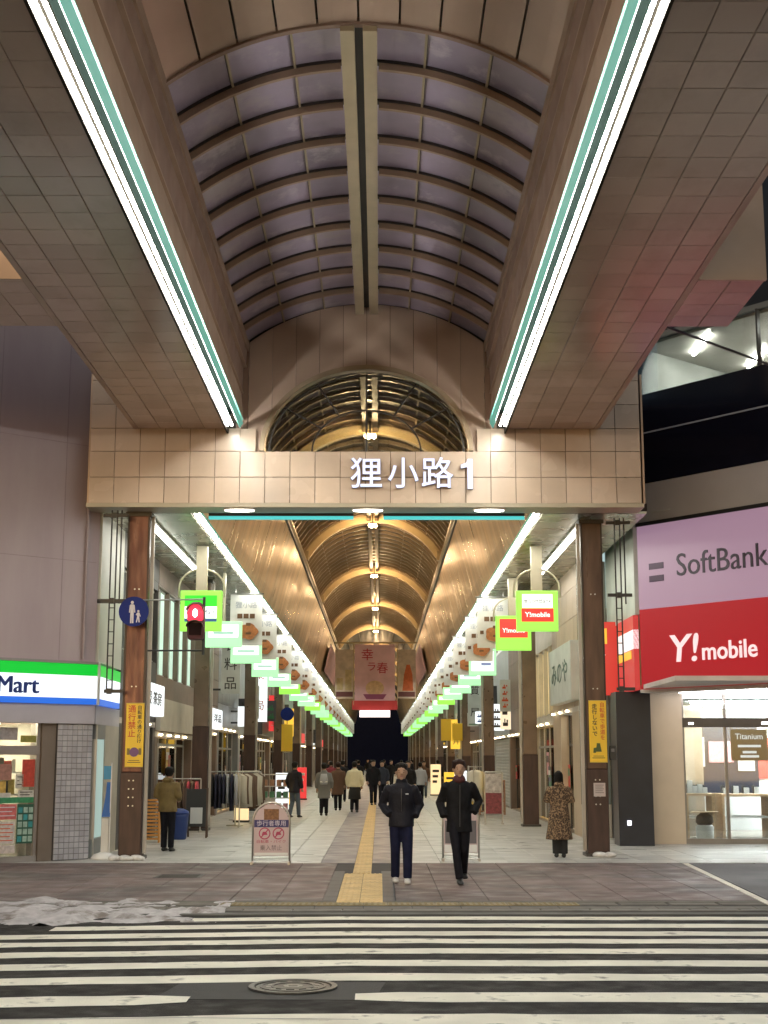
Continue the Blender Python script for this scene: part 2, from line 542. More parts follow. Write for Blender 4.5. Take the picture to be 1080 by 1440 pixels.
# dirty snow by the kerb
import mathutils
m = MB(); NX, NY = 110, 36
for j in range(NY+1):
    for i in range(NX+1):
        x = -8.2 + 6.6*i/NX; y = 16.1 + 2.75*j/NY
        u = (x+1.7)/6.5; w = (y-17.45)/1.25
        edge = 1 - (max(0, (x+4.2)/2.4)**2 + w*w)
        nz = mathutils.noise.fractal(Vector((x*1.6, y*2.2, 3)), 1.0, 2.0, 5)
        h_ = 0.045*edge + 0.085*nz - 0.022 + 0.016*mathutils.noise.noise(Vector((x*14, y*14, 0)))
        m.v.append((x, y, max(-0.09, h_-0.005) if y < 17.4 else max(-0.05, h_)))
for j in range(NY):
    for i in range(NX):
        a = j*(NX+1)+i
        m.f.append((a, a+1, a+NX+2, a+NX+1))
m.build('snow', M('dirty_snow', (0.42,0.39,0.39), 0.6, var=0.25, scale=6, bump=0.8, bscale=60, dirt=(0.16,0.13,0.11), dscale=2.4, dlo=0.5, dhi=0.62), smooth=True, kind='stuff')

# ================================================================== ROAD CANOPY
canopy = thing('road_canopy', 'huge tiled canopy with a glazed barrel vault hanging over the crossing', 'canopy', (0, 14, 7.85))
CL = (0, -14, -7.85)
TILE = M('soffit_tile', (0.56,0.435,0.365), 0.22, 0.15, var=0.08, scale=0.25, rnd=0.10, stretch=(1,0.5,1), dirt=(0.33,0.25,0.20), dscale=0.9, dlo=0.5, dhi=0.9)
JOINT = M('tile_joint', (0.05,0.038,0.03), 0.8)
BROWN = M('brown_cladding', (0.42,0.30,0.22), 0.36, 0.25, var=0.12, scale=1.1, rvar=0.08)
BROWN2 = M('dark_brown_cladding', (0.30,0.20,0.155), 0.4, 0.2, var=0.15, scale=1.1, rvar=0.08)
BROWN3 = M('end_wall_panel', (0.46,0.34,0.27), 0.4, 0.15, var=0.1, scale=1.0, rnd=0.08)
Y0C, Y1C = 1.0, 25.5
for s in (-1, 1):
    xa, xb = sorted((s*2.60, s*4.25))
    MB().box(xa, xb, Y0C, Y1C-0.01, 7.87, 8.4).build('soffit_panel', JOINT, canopy, loc=CL)
    MB().box(*sorted((s*4.25, s*4.33)), Y0C, Y1C-0.03, 7.84, 9.6).build('outer_fascia', BROWN, canopy, loc=CL)
w_ = 1.65/4
stm = MB().cham(-w_/2+0.004, w_/2-0.004, -0.246, 0.246, -0.005, 0.02, 0.005, 'z', -1).mesh('soffit_tile', TILE)
for s in (-1, 1):
    for c_ in range(4):
        for r_ in range(31):
            put('soffit_tile', stm, canopy, (s*(2.60 + w_*(c_+0.5)), Y1C-0.27-0.5*r_-14, 0.0), rot=(rng.uniform(-.0035,.0035), rng.uniform(-.0035,.0035), 0))
m = MB()
for s in (-1, 1):
    for c_ in range(4):
        for r_ in range(31, 49):
            x = s*(2.60 + w_*(c_+0.5)); y = Y1C-0.27-0.5*r_
            m.cham(x-w_/2+0.004, x+w_/2-0.004, y-0.246, y+0.246, 7.845, 7.87, 0.005, 'z', -1)
m.build('soffit_tile_rows', TILE, canopy, kind='stuff', loc=CL)
# wings to the sides
for s, xe in ((-1, 8.6), (1, 5.2)):
    a, b = sorted((s*4.33, s*xe))
    MB().box(a, b, 17.22, 19.18, 7.87, 10.2).build('wing', BROWN, canopy, loc=CL)
    MB().box(a, b, 17.15, 17.215, 7.83, 9.5).build('wing_fascia', BROWN, canopy, loc=CL)
    nx = 2 if s > 0 else 10
    for c_ in range(nx):
        for r_ in range(4):
            wv = (xe-4.33)/nx
            put('soffit_tile', stm, canopy, (s*(4.33 + wv*(c_+0.5)), 17.47+0.49*r_-14, 0.0), scale=(wv/w_, 0.98, 1))
# lamp trough: two white tubes and a green glass strip each side
TUBE = EM('tube_light', (1.0, 0.99, 0.90), 70.0)
TEAL = EM('green_neon', (0.14, 0.46, 0.36), 0.62, (0.03,0.12,0.10))
TROUGH = M('trough_paint', (0.30,0.42,0.38), 0.4, var=0.1)
for s in (-1, 1):
    MB().box(*sorted((s*2.36, s*2.56)), Y0C, Y1C-0.02, 8.13, 8.15).build('lamp_trough', M('trough_black', (0.008,0.012,0.011), 0.9, spec=0.0), canopy, loc=CL)
    MB().box(*sorted((s*2.565, s*2.598)), Y0C, Y1C-0.02, 7.755, 8.16).build('trough_lip', M('lip_dark', (0.03,0.025,0.02), 0.8, spec=0.1), canopy, loc=CL)
    MB().box(*sorted((s*2.29, s*2.32)), Y0C, Y1C-0.05, 8.0, 8.01).build('strip_cap', TEAL, canopy, loc=CL)
    MB().prism([(s*2.295,7.95),(s*2.35,7.85),(s*2.365,7.86),(s*2.315,7.95)], 'y', Y0C, Y1C-0.05).build('green_glass_strip', TEAL, canopy, loc=CL)
    L_ = 3.05
    for k in range(8):
        ya = Y1C-0.42-(k+1)*L_+0.02; yb = Y1C-0.42-k*L_
        if ya < Y0C: ya = Y0C + 0.1
        for xx in (2.46, 2.54):
            MB().tube([(s*xx, ya, 7.815), (s*xx, yb-0.02, 7.815)], 0.019, 8).build('tube_light', TUBE, canopy, smooth=False, loc=CL)
    # stepped inner fascia
    def strip(name, pts, mat):
        MB().prism([(s*a, b) for a, b in pts], 'y', Y0C, Y1C).build(name, mat, canopy, loc=CL)
    strip('fascia', [(2.325,8.02),(2.30,8.02),(2.34,8.52),(2.6,8.52),(2.6,8.2),(2.36,8.2)], BROWN)
    strip('fascia', [(2.325,8.55),(2.31,9.02),(2.6,9.02),(2.6,8.55)], BROWN2)
    strip('fascia_moulding', [(2.30,8.52),(2.30,8.55),(2.6,8.55),(2.6,8.52)], BROWN)
    strip('fascia', [(2.27,9.05),(2.25,9.34),(2.6,9.34),(2.6,9.05)], BROWN2)
    strip('fascia_moulding', [(2.22,9.34),(2.20,9.46),(2.6,9.46),(2.6,9.34)], BROWN)
    strip('fascia_moulding', [(2.25,9.02),(2.25,9.05),(2.6,9.05),(2.6,9.02)], BROWN)
# vault
SPR, CRN, HW = 9.46, 10.2, 2.22
RV = (HW*HW + (CRN-SPR)**2)/(2*(CRN-SPR)); CZ = CRN-RV
A0 = math.asin(HW/RV)
def arcpt(t, off=0.0):  # t -1..1
    a = A0*t
    return ((RV+off)*math.sin(a), CZ + (RV+off)*math.cos(a))
def arcbar(m, y0, y1, o0, o1, t0=-1, t1=1, n=24):
    pts = [arcpt(t0+(t1-t0)*i/n, o0) for i in range(n+1)] + [arcpt(t1-(t1-t0)*i/n, o1) for i in range(n+1)]
    for i in range(n):
        a, b = arcpt(t0+(t1-t0)*i/n, o0), arcpt(t0+(t1-t0)*(i+1)/n, o0)
        c, d = arcpt(t0+(t1-t0)*(i+1)/n, o1), arcpt(t0+(t1-t0)*i/n, o1)
        m.prism([a, b, c, d], 'y', y0, y1)
    return m
PANEL = M('vault_panel', (0.46,0.33,0.255), 0.28, 0.3, var=0.1, scale=0.9, rnd=0.08)
for k in range(10):
    t0, t1 = -1 + 0.2*k, -0.8 + 0.2*k
    m = MB(); arcbar(m, 8.0, 15.02, 0, 0.05, t0+0.006, t1-0.006, 3)
    m.build('ceiling_panel', PANEL, canopy, loc=CL)
    m = MB(); arcbar(m, 1.0, 7.98, 0, 0.05, t0+0.006, t1-0.006, 3)
    m.build('ceiling_panel', PANEL, canopy, loc=CL)
m = MB(); arcbar(m, Y0C, 15.04, 0.06, 0.1, -1, 1, 20); m.build('ceiling_backing', JOINT, canopy, loc=CL)
m = MB(); arcbar(m, 15.02, 15.1, -0.03, 0.35, -1, 1, 30); m.build('vault_edge', BROWN2, canopy, loc=CL)
ribs_y = [15.12 + 1.055*k for k in range(11)]
PANE = M('frosted_pane', (0.37,0.31,0.42), 0.3, 0.0, var=0.3, scale=0.7, rnd=0.12, spec=0.6, dirt=(0.50,0.44,0.51), dscale=0.9, dlo=0.52, dhi=0.6)
RIB = M('vault_rib', (0.40,0.28,0.20), 0.35, 0.3, var=0.1)
LITE = M('pale_bar', (0.48,0.40,0.27), 0.3, 0.4, var=0.1)
tb = [-1.07, -0.66, -0.33, -0.06]
for k in range(10):
    for s in (-1, 1):
        for j in range(3):
            a, b = sorted((s*tb[j], s*tb[j+1])) 
            m = MB(); arcbar(m, ribs_y[k]+0.03, ribs_y[k+1]-0.03, 0.12, 0.14, a+0.008, b-0.008, 5)
            m.build('pane', PANE, canopy, loc=CL)
for k in range(1, 10):
    for ta_, tb_ in ((-1, -0.098), (0.098, 1)):
        m = MB(); arcbar(m, ribs_y[k]-0.03, ribs_y[k]+0.03, 0.0, 0.09, ta_, tb_, 12); m.build('rib', RIB, canopy, loc=CL)
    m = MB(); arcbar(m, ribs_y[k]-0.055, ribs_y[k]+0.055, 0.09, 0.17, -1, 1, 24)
    m.build('rib_shade_flange', M('rib_shadow',(0.04,0.028,0.025),0.5), canopy, loc=CL)  # wider band coloured dark to paint in the rib's shadow
for t in (-0.66, -0.33, 0.33, 0.66):
    m = MB(); arcbar(m, 15.12, 25.6, 0.085, 0.118, t-0.006, t+0.006, 1)
    m.build('glazing_bar', LITE, canopy, loc=CL)
for s in (-1, 1):
    MB().box(*sorted((s*0.05, s*0.215)), 15.05, 25.6, 10.10, 10.30).build('ridge_beam', LITE, canopy, loc=CL)
MB().box(-0.05, 0.05, 15.05, 25.6, 10.24, 10.32).build('ridge_gap', BLACK, canopy, loc=CL)
m = MB(); arcbar(m, Y0C, 26.2, 0.4, 0.45, -1.18, 1.18, 18); m.build('roof_sheet', BLACK, canopy, loc=CL)
# roof over soffits so sky light does not leak
for s in (-1, 1):
    MB().box(*sorted((s*2.42, s*4.33)), Y0C, 26.4, 9.6, 9.7).build('roof_sheet', BLACK, canopy, loc=CL)

# ================================================================== PORTAL BEAM
beam = thing('portal_beam', 'cream tiled portal beam spanning the arcade entrance between two brown pillars', 'beam', (0, 26, 6.4))
BL = (0, -26, -6.4)
MB().box(-5.12, 5.08, 25.53, 26.1, 6.42, 7.42).build('beam_core', JOINT, beam, loc=BL)
for s in (-1, 1):
    MB().box(*sorted((s*2.44, s*5.1)), 25.54, 26.1, 7.42, 8.9).build('beam_core', JOINT, beam, loc=BL)
BT = M('cream_tile', (0.60,0.475,0.375), 0.24, 0.0, var=0.09, scale=1.3, rnd=0.08, rvar=0.06, spec=0.4)
tw = 10.24/22
btm = MB().cham(-tw/2+0.004, tw/2-0.004, -0.0, 0.03, -0.5, 0.5, 0.006, 'y', -1)
btm.v = [(a, b, c) for a, b, c in btm.v]
btm = btm.mesh('beam_tile', BT)
def btile(x, z0, z1, w=tw):
    put('beam_tile', btm, beam, (x, 25.5-26, (z0+z1)/2-6.4), rot=(rng.uniform(-.003,.003), 0, rng.uniform(-.003,.003)), scale=(w/tw, 1, (z1-z0-0.008)))
for i in range(22):
    x = -5.14 + tw*(i+0.5)
    btile(x, 6.44, 6.93); btile(x, 6.93, 7.42)
    if abs(x) > 2.45:
        btile(x, 7.42, 7.86)
    if abs(x) > 4.2:
        for k in range(3): btile(x, 7.86+0.46*k, 8.32+0.46*k)
for s in (-1,1):
    MB().box(*sorted((s*2.06, s*2.42)), 25.515, 25.55, 7.42, 7.85).build('beam_return', BT, beam, loc=BL)
    MB().box(*sorted((s*5.125, s*5.16)), 25.5, 26.1, 6.44, 8.9).build('beam_end', BROWN, beam, loc=BL)
MB().box(-5.17, 5.13, 25.46, 26.12, 6.36, 6.435).build('beam_trim', M('trim_cream', (0.42,0.37,0.28), 0.4), beam, loc=BL)
# end wall panels above the beam with the arched opening
WC, WHW = (0, 7.40), 1.92
WR = 1.60  # rise
def warch(x):
    q = 1-(x/WHW)**2
    return WC[1] + WR*math.sqrt(q) if q > 0 else WC[1]
pw = 4.44/10
for i in range(10):
    xa, xb = -2.22 + pw*i + 0.004, -2.22 + pw*(i+1) - 0.004
    n = 8; top = []; bot = []
    for k in range(n+1):
        x = xa + (xb-xa)*k/n
        a = math.asin(max(-1, min(1, x/RV)))
        top.append((x, CZ + (RV+0.11)*math.cos(a))); bot.append((x, max(7.43, warch(x))))
    m = MB()
    for k in range(n):
        m.prism([bot[k], bot[k+1], top[k+1], top[k]], 'y', 25.62, 25.68)
    m.build('wall_panel', BROWN3, beam, loc=BL)
    m = MB()
    for k in range(n):
        e0 = 0.004 if k == 0 else 0; e1 = 0.004 if k == n-1 else 0
        m.prism([(bot[k][0]-e0,bot[k][1]), (bot[k+1][0]+e1,bot[k+1][1]), (top[k+1][0]+e1,top[k+1][1]), (top[k][0]-e0,top[k][1])], 'y', 25.69, 25.70)
    m.build('panel_backing', JOINT, beam, loc=BL)
# side bits of end wall between fascia and panels
for s in (-1,1):
    MB().box(*sorted((s*2.225, s*2.6)), 25.6, 25.66, 7.43, 10.2).build('wall_edge', BROWN2, beam, loc=BL)
MB().box(-3.2, 3.2, 26.22, 26.3, 9.5, 11.2).build('sky_gap_plate', BLACK, beam, loc=BL)  # added plate, blocks sky showing through the gap between the roofs
# arched window
win = thing('arched_window', 'half round glazed window with fan bars above the cream beam', 'window', (0, 25.6, 7.43))
def hoop(m, hw, ri, th, y0, y1, n=40):
    for k in range(n):
        a0, a1 = math.pi*k/n, math.pi*(k+1)/n
        m.prism([(hw*math.cos(a0), ri*math.sin(a0)), ((hw+th)*math.cos(a0), (ri+th)*math.sin(a0)),
                 ((hw+th)*math.cos(a1), (ri+th)*math.sin(a1)), (hw*math.cos(a1), ri*math.sin(a1))], 'y', y0, y1)
    return m
hoop(MB(), 1.90, 1.56, 0.09, -0.12, 0.1).build('frame', M('window_arch_steel', (0.35,0.28,0.2), 0.3, 0.5), win)
hoop(MB(), 1.80, 1.45, 0.03, -0.02, 0.02).build('inner_frame', DARK, win)
hoop(MB(), 1.0, 0.78, 0.03, -0.02, 0.02).build('fan_bar', DARK, win)
for a in (0.6, 1.05, math.pi/2, math.pi-1.05, math.pi-0.6):
    p0 = (1.0*math.cos(a), 0, 0.78*math.sin(a)); p1 = (1.86*math.cos(a), 0, 1.5*math.sin(a))
    if abs(a-math.pi/2) < 0.01: p0 = (0, 0, 0.0)
    MB().tube([p0, p1], 0.018, 6).build('fan_bar', DARK, win)
n = 24
for k0, k1 in ((0,4),(4,8),(8,12),(12,16),(16,20),(20,24)):
    m = MB(); pts = [(0,0)] + [(1.88*math.cos(math.pi*k/n), 1.54*math.sin(math.pi*k/n)) for k in range(k0, k1+1)]
    m.prism(pts, 'y', 0.0, 0.006); m.build('pane', CLEAR, win)
# name letters on the beam
LET = EM('letter_face', (0.72, 0.78, 1.0), 0.95)
LSIDE = M('letter_side', (0.10,0.12,0.22), 0.4)
nm = thing('arcade_name_sign', 'glowing white characters of the arcade name fixed to the cream beam', 'sign', (0.86, 25.44, 6.66))
one_ = [(-0.02,-0.28),(0.075,-0.28),(0.075,0.28),(-0.01,0.28),(-0.04,0.21),(-0.14,0.17),(-0.14,0.10),(-0.02,0.13)]
MB().prism(one_, 'y', -0.045, -0.035).build('letter', LET, nm, loc=(1.03,0,0.315))
MB().prism([(a*1.04,b*1.02) for a, b in one_], 'y', -0.034, 0.02).build('letter_side', LSIDE, nm, loc=(1.03,0,0.313))
for ch, x, w in (('狸', 0.0, 0.58), ('小', 0.68, 0.56), ('路', 1.31, 0.58)):
    sz = 0.62
    text('letter', ch, sz, LET, nm, (x-0.86, -0.04, 0.29), extrude=0.004, bold=0.004, maxw=w)
    text('letter_side', ch, sz, LSIDE, nm, (x-0.86, -0.01, 0.287), extrude=0.028, bold=0.006, maxw=w+0.01)
# lamps under the beam
BULB = EM('under_beam_lamp', (1.0, 0.95, 0.82), 9.0)
for x, lb in ((-2.35, 'oval white lamp under the beam near the left end of the green line'), (0.03, 'oval white lamp under the beam in the gap of the green line'), (2.28, 'oval white lamp under the beam near the right end of the green line')):
    t = thing('downlight', lb, 'ceiling light', (x, 25.62, 6.36), 0, 'lamps under the portal beam')
    n = 20
    MB().prism([(0.27*math.cos(2*math.pi*k/n), 0.09*math.sin(2*math.pi*k/n)) for k in range(n)], 'z', -0.05, -0.01).build('lens', BULB, t)
    MB().prism([(0.30*math.cos(2*math.pi*k/n), 0.12*math.sin(2*math.pi*k/n)) for k in range(n)], 'z', -0.03, 0.0).build('housing', WHITE, t)
for xa, xb, lb in ((-3.0, -0.25, 'green neon line under the left half of the portal beam'), (0.32, 3.0, 'green neon line under the right half of the portal beam')):
    t = thing('neon_line', lb, 'neon light', ((xa+xb)/2, 26.3, 6.3))
    MB().box(-(xb-xa)/2, (xb-xa)/2, -0.03, 0.03, -0.03, 0.03).build('tube', EM('teal_line', (0.05,0.42,0.42), 1.3), t)
    MB().box(-(xb-xa)/2, (xb-xa)/2, -0.05, 0.05, 0.032, 0.09).build('housing', DARK, t)
# tie cable at the right wing
c = MB().tube([(4.35,19.3,7.88),(6.6,22.1,8.12)], 0.02, 6)
c.build('stay_cable', BLACK, label='thin black cable running right from the canopy wing over the phone shop', cat='cable')

# ================================================================== ARCADE ROOF
arc = thing('arcade_roof', 'long covered arcade roof with a brown ribbed barrel vault and shiny copper side panels', 'roof', (0, 110, 6.4))
AL = (0, -110, -6.4)
YA, YB = 26.4, 190.0
SOF = M('arcade_soffit', (0.42,0.40,0.33), 0.22, 0.35, var=0.15, scale=0.8, rvar=0.08)
COP = M('copper_panel', (0.64,0.48,0.31), 0.36, 0.55, var=0.2, scale=1.6, rnd=0.06, stretch=(0.3,1.4,0.15), rvar=0.10, bump=0.3, bscale=1.6)
CORN = M('cornice', (0.42,0.33,0.20), 0.35, 0.4, var=0.1)
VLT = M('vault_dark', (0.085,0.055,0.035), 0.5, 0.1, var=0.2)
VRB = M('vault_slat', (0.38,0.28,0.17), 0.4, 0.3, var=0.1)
ARCHM = M('arch_gold', (0.62,0.48,0.27), 0.35, 0.3, var=0.1)
aS, aC, aW = 9.02, 10.4, 2.45
aR = (aW*aW+(aC-aS)**2)/(2*(aC-aS)); aZ = aC-aR; aA = math.asin(aW/aR)
def aarc(m, y0, y1, o0, o1, t0=-1, t1=1, n=16):
    for i in range(n):
        ta, tb_ = t0+(t1-t0)*i/n, t0+(t1-t0)*(i+1)/n
        P = lambda t, o: ((aR+o)*math.sin(aA*t), aZ+(aR+o)*math.cos(aA*t))
        m.prism([P(ta,o0), P(tb_,o0), P(tb_,o1), P(ta,o1)], 'y', y0, y1)
    return m
for s in (-1, 1):
    # soffit sheets with transverse joints
    y = YA; k = 0
    while y < YB:
        ln = 1.0 if y < 70 else 5.0
        for xa, xb in ((3.36, 4.35), (4.362, 5.35)):
            MB().box(*sorted((s*xa, s*xb)), y+0.006, y+ln-0.006, 6.40+rng.uniform(0,0.004), 6.45).build('soffit_sheet', SOF, arc, loc=AL)
        y += ln
    MB().box(*sorted((s*3.34, s*5.36)), YA, YB, 6.46, 6.6).build('soffit_backing', JOINT, arc, loc=AL)
    MB().box(*sorted((s*5.36, s*5.42)), 28.6 if s < 0 else 33.0, YB, 6.3, 6.46).build('edge_rail', BROWN2, arc, loc=AL)
    # inclined copper panels
    prof = [(3.13, 6.42), (3.02, 6.75), (2.86, 7.4), (2.66, 8.1), (2.50, 8.62)]
    y = YA
    while y < YB:
        ln = 1.4 if y < 82 else 14
        m = MB()
        for i in range(4):
            (x0,z0),(x1,z1) = prof[i], prof[i+1]
            m.v += [(s*x0,y+0.008,z0),(s*x0,y+ln-0.008,z0),(s*x1,y+ln-0.008,z1),(s*x1,y+0.008,z1)]
            b_ = len(m.v)-4; m.f.append((b_,b_+1,b_+2,b_+3))
            m.v += [(s*(x0+.06),y+0.008,z0),(s*(x0+.06),y+ln-0.008,z0),(s*(x1+.06),y+ln-0.008,z1),(s*(x1+.06),y+0.008,z1)]
            b_ = len(m.v)-4; m.f.append((b_+3,b_+2,b_+1,b_))
        tilt = rng.uniform(-0.004, 0.004)
        m.build('copper_panel', COP, arc, loc=(AL[0]+tilt, AL[1], AL[2]))
        y += ln
    MB().prism([(s*3.22,6.42),(s*3.2,6.9),(s*2.62,8.7),(s*2.9,8.7),(s*3.4,6.42)], 'y', YA, YB).build('panel_backing', JOINT, arc, loc=AL)
    # cornice: dark line, pale ledge, upright up to the vault
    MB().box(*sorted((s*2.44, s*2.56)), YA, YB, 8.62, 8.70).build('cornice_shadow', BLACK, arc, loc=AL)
    MB().prism([(s*2.47,8.70),(s*2.38,8.76),(s*2.38,8.84),(s*2.60,8.9),(s*2.7,8.7)], 'y', YA, YB).build('cornice', CORN, arc, loc=AL)
    MB().box(*sorted((s*2.50, s*2.7)), YA, YB, 8.88, 9.2).build('spring_wall', VRB, arc, loc=AL)
    # tube lights and green glass
    MB().box(*sorted((s*3.15, s*3.34)), YA, YB, 6.50, 6.55).build('lamp_trough', TROUGH, arc, loc=AL)
    MB().box(*sorted((s*3.135, s*3.165)), YA, YB, 6.385, 6.47).build('green_glass_strip', TEAL, arc, loc=AL)
    y = YA + 0.1; k = 0
    T2 = EM('arcade_tube', (1.0, 1.0, 0.90), 34.0)
    while y < YB:
        ln = 2.9 if y < 60 else 6.8
        for xx in ((3.215, 3.285) if y < 100 else (3.25,)):
            MB().box(*sorted((s*(xx-0.018), s*(xx+0.018))), y, y+ln-0.12, 6.395, 6.43).build('tube_light', T2, arc, loc=AL)
        MB().box(*sorted((s*3.17, s*3.33)), y+ln-0.12, y+ln, 6.385, 6.43).build('tube_holder', WHITE, arc, loc=AL)
        y += ln; k += 1
# vault skin, slats, main arches, ridge lamps
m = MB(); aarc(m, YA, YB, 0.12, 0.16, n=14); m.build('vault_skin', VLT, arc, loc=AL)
arches = [37+14*k-1 for k in range(11)]
ms = MB(); nb = 0
y = YA + 0.3
while y < 95:
    m = MB(); aarc(m, y-0.05, y+0.05, 0.0, 0.1, n=12)
    if y < 66: m.build('rib', VRB, arc, loc=AL)
    else:
        b_ = len(ms.v); ms.v += m.v; ms.f += [tuple(i+b_ for i in f) for f in m.f]
    y += 0.93
ms.build('far_ribs', VRB, arc, kind='stuff', loc=AL)
for t in (-0.7, -0.4, 0.4, 0.7):
    m = MB(); aarc(m, YA, 120, 0.05, 0.09, t-0.006, t+0.006, 1); m.build('long_bar', VRB, arc, loc=AL)
for y in arches:
    m = MB(); aarc(m, y-0.12, y+0.12, -0.22, 0.02, n=22); m.build('arch', ARCHM, arc, loc=AL)
    for s in (-1, 1):
        MB().box(*sorted((s*2.3, s*2.62)), y-0.2, y+0.2, 8.8, 9.12).build('arch_foot', CORN, arc, loc=AL)
for s in (-1, 1):
    MB().box(*sorted((s*0.06, s*0.2)), YA, 120, 10.22, 10.4).build('ridge_beam', M('ridge_brown', (0.16,0.10,0.05), 0.6), arc, loc=AL)
m = MB(); aarc(m, YA, YB, 0.3, 0.34, n=10); m.build('roof_sheet', BLACK, arc, loc=AL)
for s in (-1,1):
    MB().box(*sorted((s*2.5, s*5.05)), 26.4, YB, 9.3, 9.4).build('roof_sheet', BLACK, arc, loc=AL)
WARM = EM('warm_bulb', (1.0, 0.72, 0.38), 90.0)
ords = ['first','second','third','fourth','fifth','sixth','seventh','eighth','ninth','tenth','eleventh','twelfth','thirteenth']
for k, y in enumerate(arches):
    yy = y - 1.0
    lab = '%s warm ridge lamp from the street, hanging under the arcade vault' % ords[k] if k < 5 else 'small warm ridge lamp far down the arcade vault'
    t = thing('ridge_lamp', lab, 'lamp', (0, yy, 9.9), 0, 'warm lamps along the vault ridge')
    MB().tube([(0,0,0.12),(0,0,0.42)], 0.02, 6).build('stem', BLACK, t)
    m = MB()
    for a in range(4):
        an = a*math.pi/2 + 0.4
        m.ball((0.11*math.cos(an), 0.11*math.sin(an), 0), 0.05, 8, 6)
    m.build('bulb', WARM, t, smooth=True)
    MB().tube([(0,0,0.05),(0,0,0.12)], [0.17, 0.08], 10).build('housing', CORN, t)
    if k < 9:
        ld = bpy.data.lights.new('lamp_light', 'POINT'); ld.energy = 170 if k < 6 else 260; ld.color = (1.0, 0.66, 0.34); ld.shadow_soft_size = 0.12
        lo = bpy.data.objects.new('lamp_light', ld); COL.objects.link(lo); lo.parent = t; lo.location = (0,0,-0.12)

# second line of fluorescent strips behind the first pillars
for s, ya, yb, lb in ((-1, 26.9, 33.9, 'long white fluorescent strip on the ceiling behind the left entrance pillar'),
                      (1, 26.9, 36.0, 'double white fluorescent strip on the ceiling behind the right entrance pillar')):
    t = thing('strip_light', lb, 'ceiling light', (s*4.25, (ya+yb)/2, 6.38))
    L_ = (yb-ya)/2
    MB().box(-0.09, 0.09, -L_, L_, -0.03, 0.015).build('housing', WHITE, t)
    if s > 0:
        for xx in (-0.05, 0.05): MB().tube([(xx,-L_,-0.05),(xx,L_,-0.05)], 0.018, 6).build('tube_light', EM('strip_tube',(1.0,0.97,0.88),10), t)
    else:
        MB().box(-0.05, 0.05, -L_, L_, -0.07, -0.03).build('tube_light', EM('strip_tube',(1.0,0.97,0.88),10), t)

# ================================================================== PILLARS
PL1 = M('red_brown_steel', (0.115,0.042,0.030), 0.38, 0.3, var=0.3, scale=2.2, stretch=(3,3,0.5), rvar=0.12)
PL2 = M('brown_steel', (0.085,0.048,0.034), 0.38, 0.3, var=0.3, scale=2.2, stretch=(3,3,0.5), rvar=0.12)
PL3 = M('grey_brown_steel', (0.14,0.10,0.075), 0.36, 0.4, var=0.2, scale=2.2, rvar=0.1)
PLOW = M('lower_pillar_paint', (0.045,0.022,0.018), 0.45, 0.2, var=0.3, scale=3, stretch=(3,3,0.6))
def pillar(x, y, label, mat, near=False, group=None, low=2.2, w=0.19):
    t = thing('pillar', label, 'pillar', (x, y, 0), 0, group)
    m = MB().cham(-w, w, -w, w, low, 6.36, 0.012, 'y', -1)
    m.build('shaft', mat, t)
    MB().cham(-w-0.012, w+0.012, -w-0.012, w+0.012, 0.05, low, 0.012, 'y', -1).build('lower_casing', PLOW, t)
    MB().box(-w-0.06, w+0.06, -w-0.06, w+0.06, 0, 0.055).build('base_plate', DARK, t)
    MB().box(-w-0.05, w+0.05, -w-0.05, w+0.05, 6.28, 6.355).build('cap', DARK, t)
    s = -1 if x < 0 else 1
    MB().box(-s*(w+0.05)-0.03, -s*(w+0.05)+0.03, -0.06, 0.04, 0.1, 6.3).build('conduit', M('pale_conduit',(0.42,0.38,0.33),0.4), t)
    if near:
        m = MB()
        for z in (0.95, 1.1, 1.25, 1.4, 3.1, 4.9):
            for xx in (-0.04, 0.04): m.tube([(xx, -w-0.02, z), (xx, -w-0.035, z)], 0.014, 8)
        m.build('bolt', STEEL, t)
        MB().box(-w-0.014, -w+0.02, -w-0.016, -w-0.002, low, 6.28).box(w-0.02, w+0.014, -w-0.016, -w-0.002, low, 6.28).build('flange', M('flange_brown',(0.03,0.018,0.015),0.4,0.3), t)
    return t
pL = pillar(-4.27, 26.2, 'red brown steel pillar at the left end of the tiled entrance beam, with a yellow sign', PL1, True, low=1.55)
pR = pillar(4.34, 27.0, 'dark brown steel pillar at the right end of the tiled entrance beam, with a yellow sign', PL2, True, low=1.6)
for s in (-1, 1):
    ys = [36.4, 50, 64, 78, 92, 106, 120, 134, 148, 162, 176, 189] if s < 0 else [38.6, 53, 67, 81, 95, 109, 123, 137, 151, 165, 179, 189.5]
    for k, y in enumerate(ys):
        side = 'left' if s < 0 else 'right'
        if k < 5: lab = 'grey brown arcade pillar, %s from the street on the %s' % (ords[k+1], side)
        else: lab = 'thin far pillar deep in the arcade on the %s' % side
        pillar(s*4.32, y, lab, PL3, False, 'arcade pillars on the %s' % side, low=1.9 if s > 0 else 2.6)

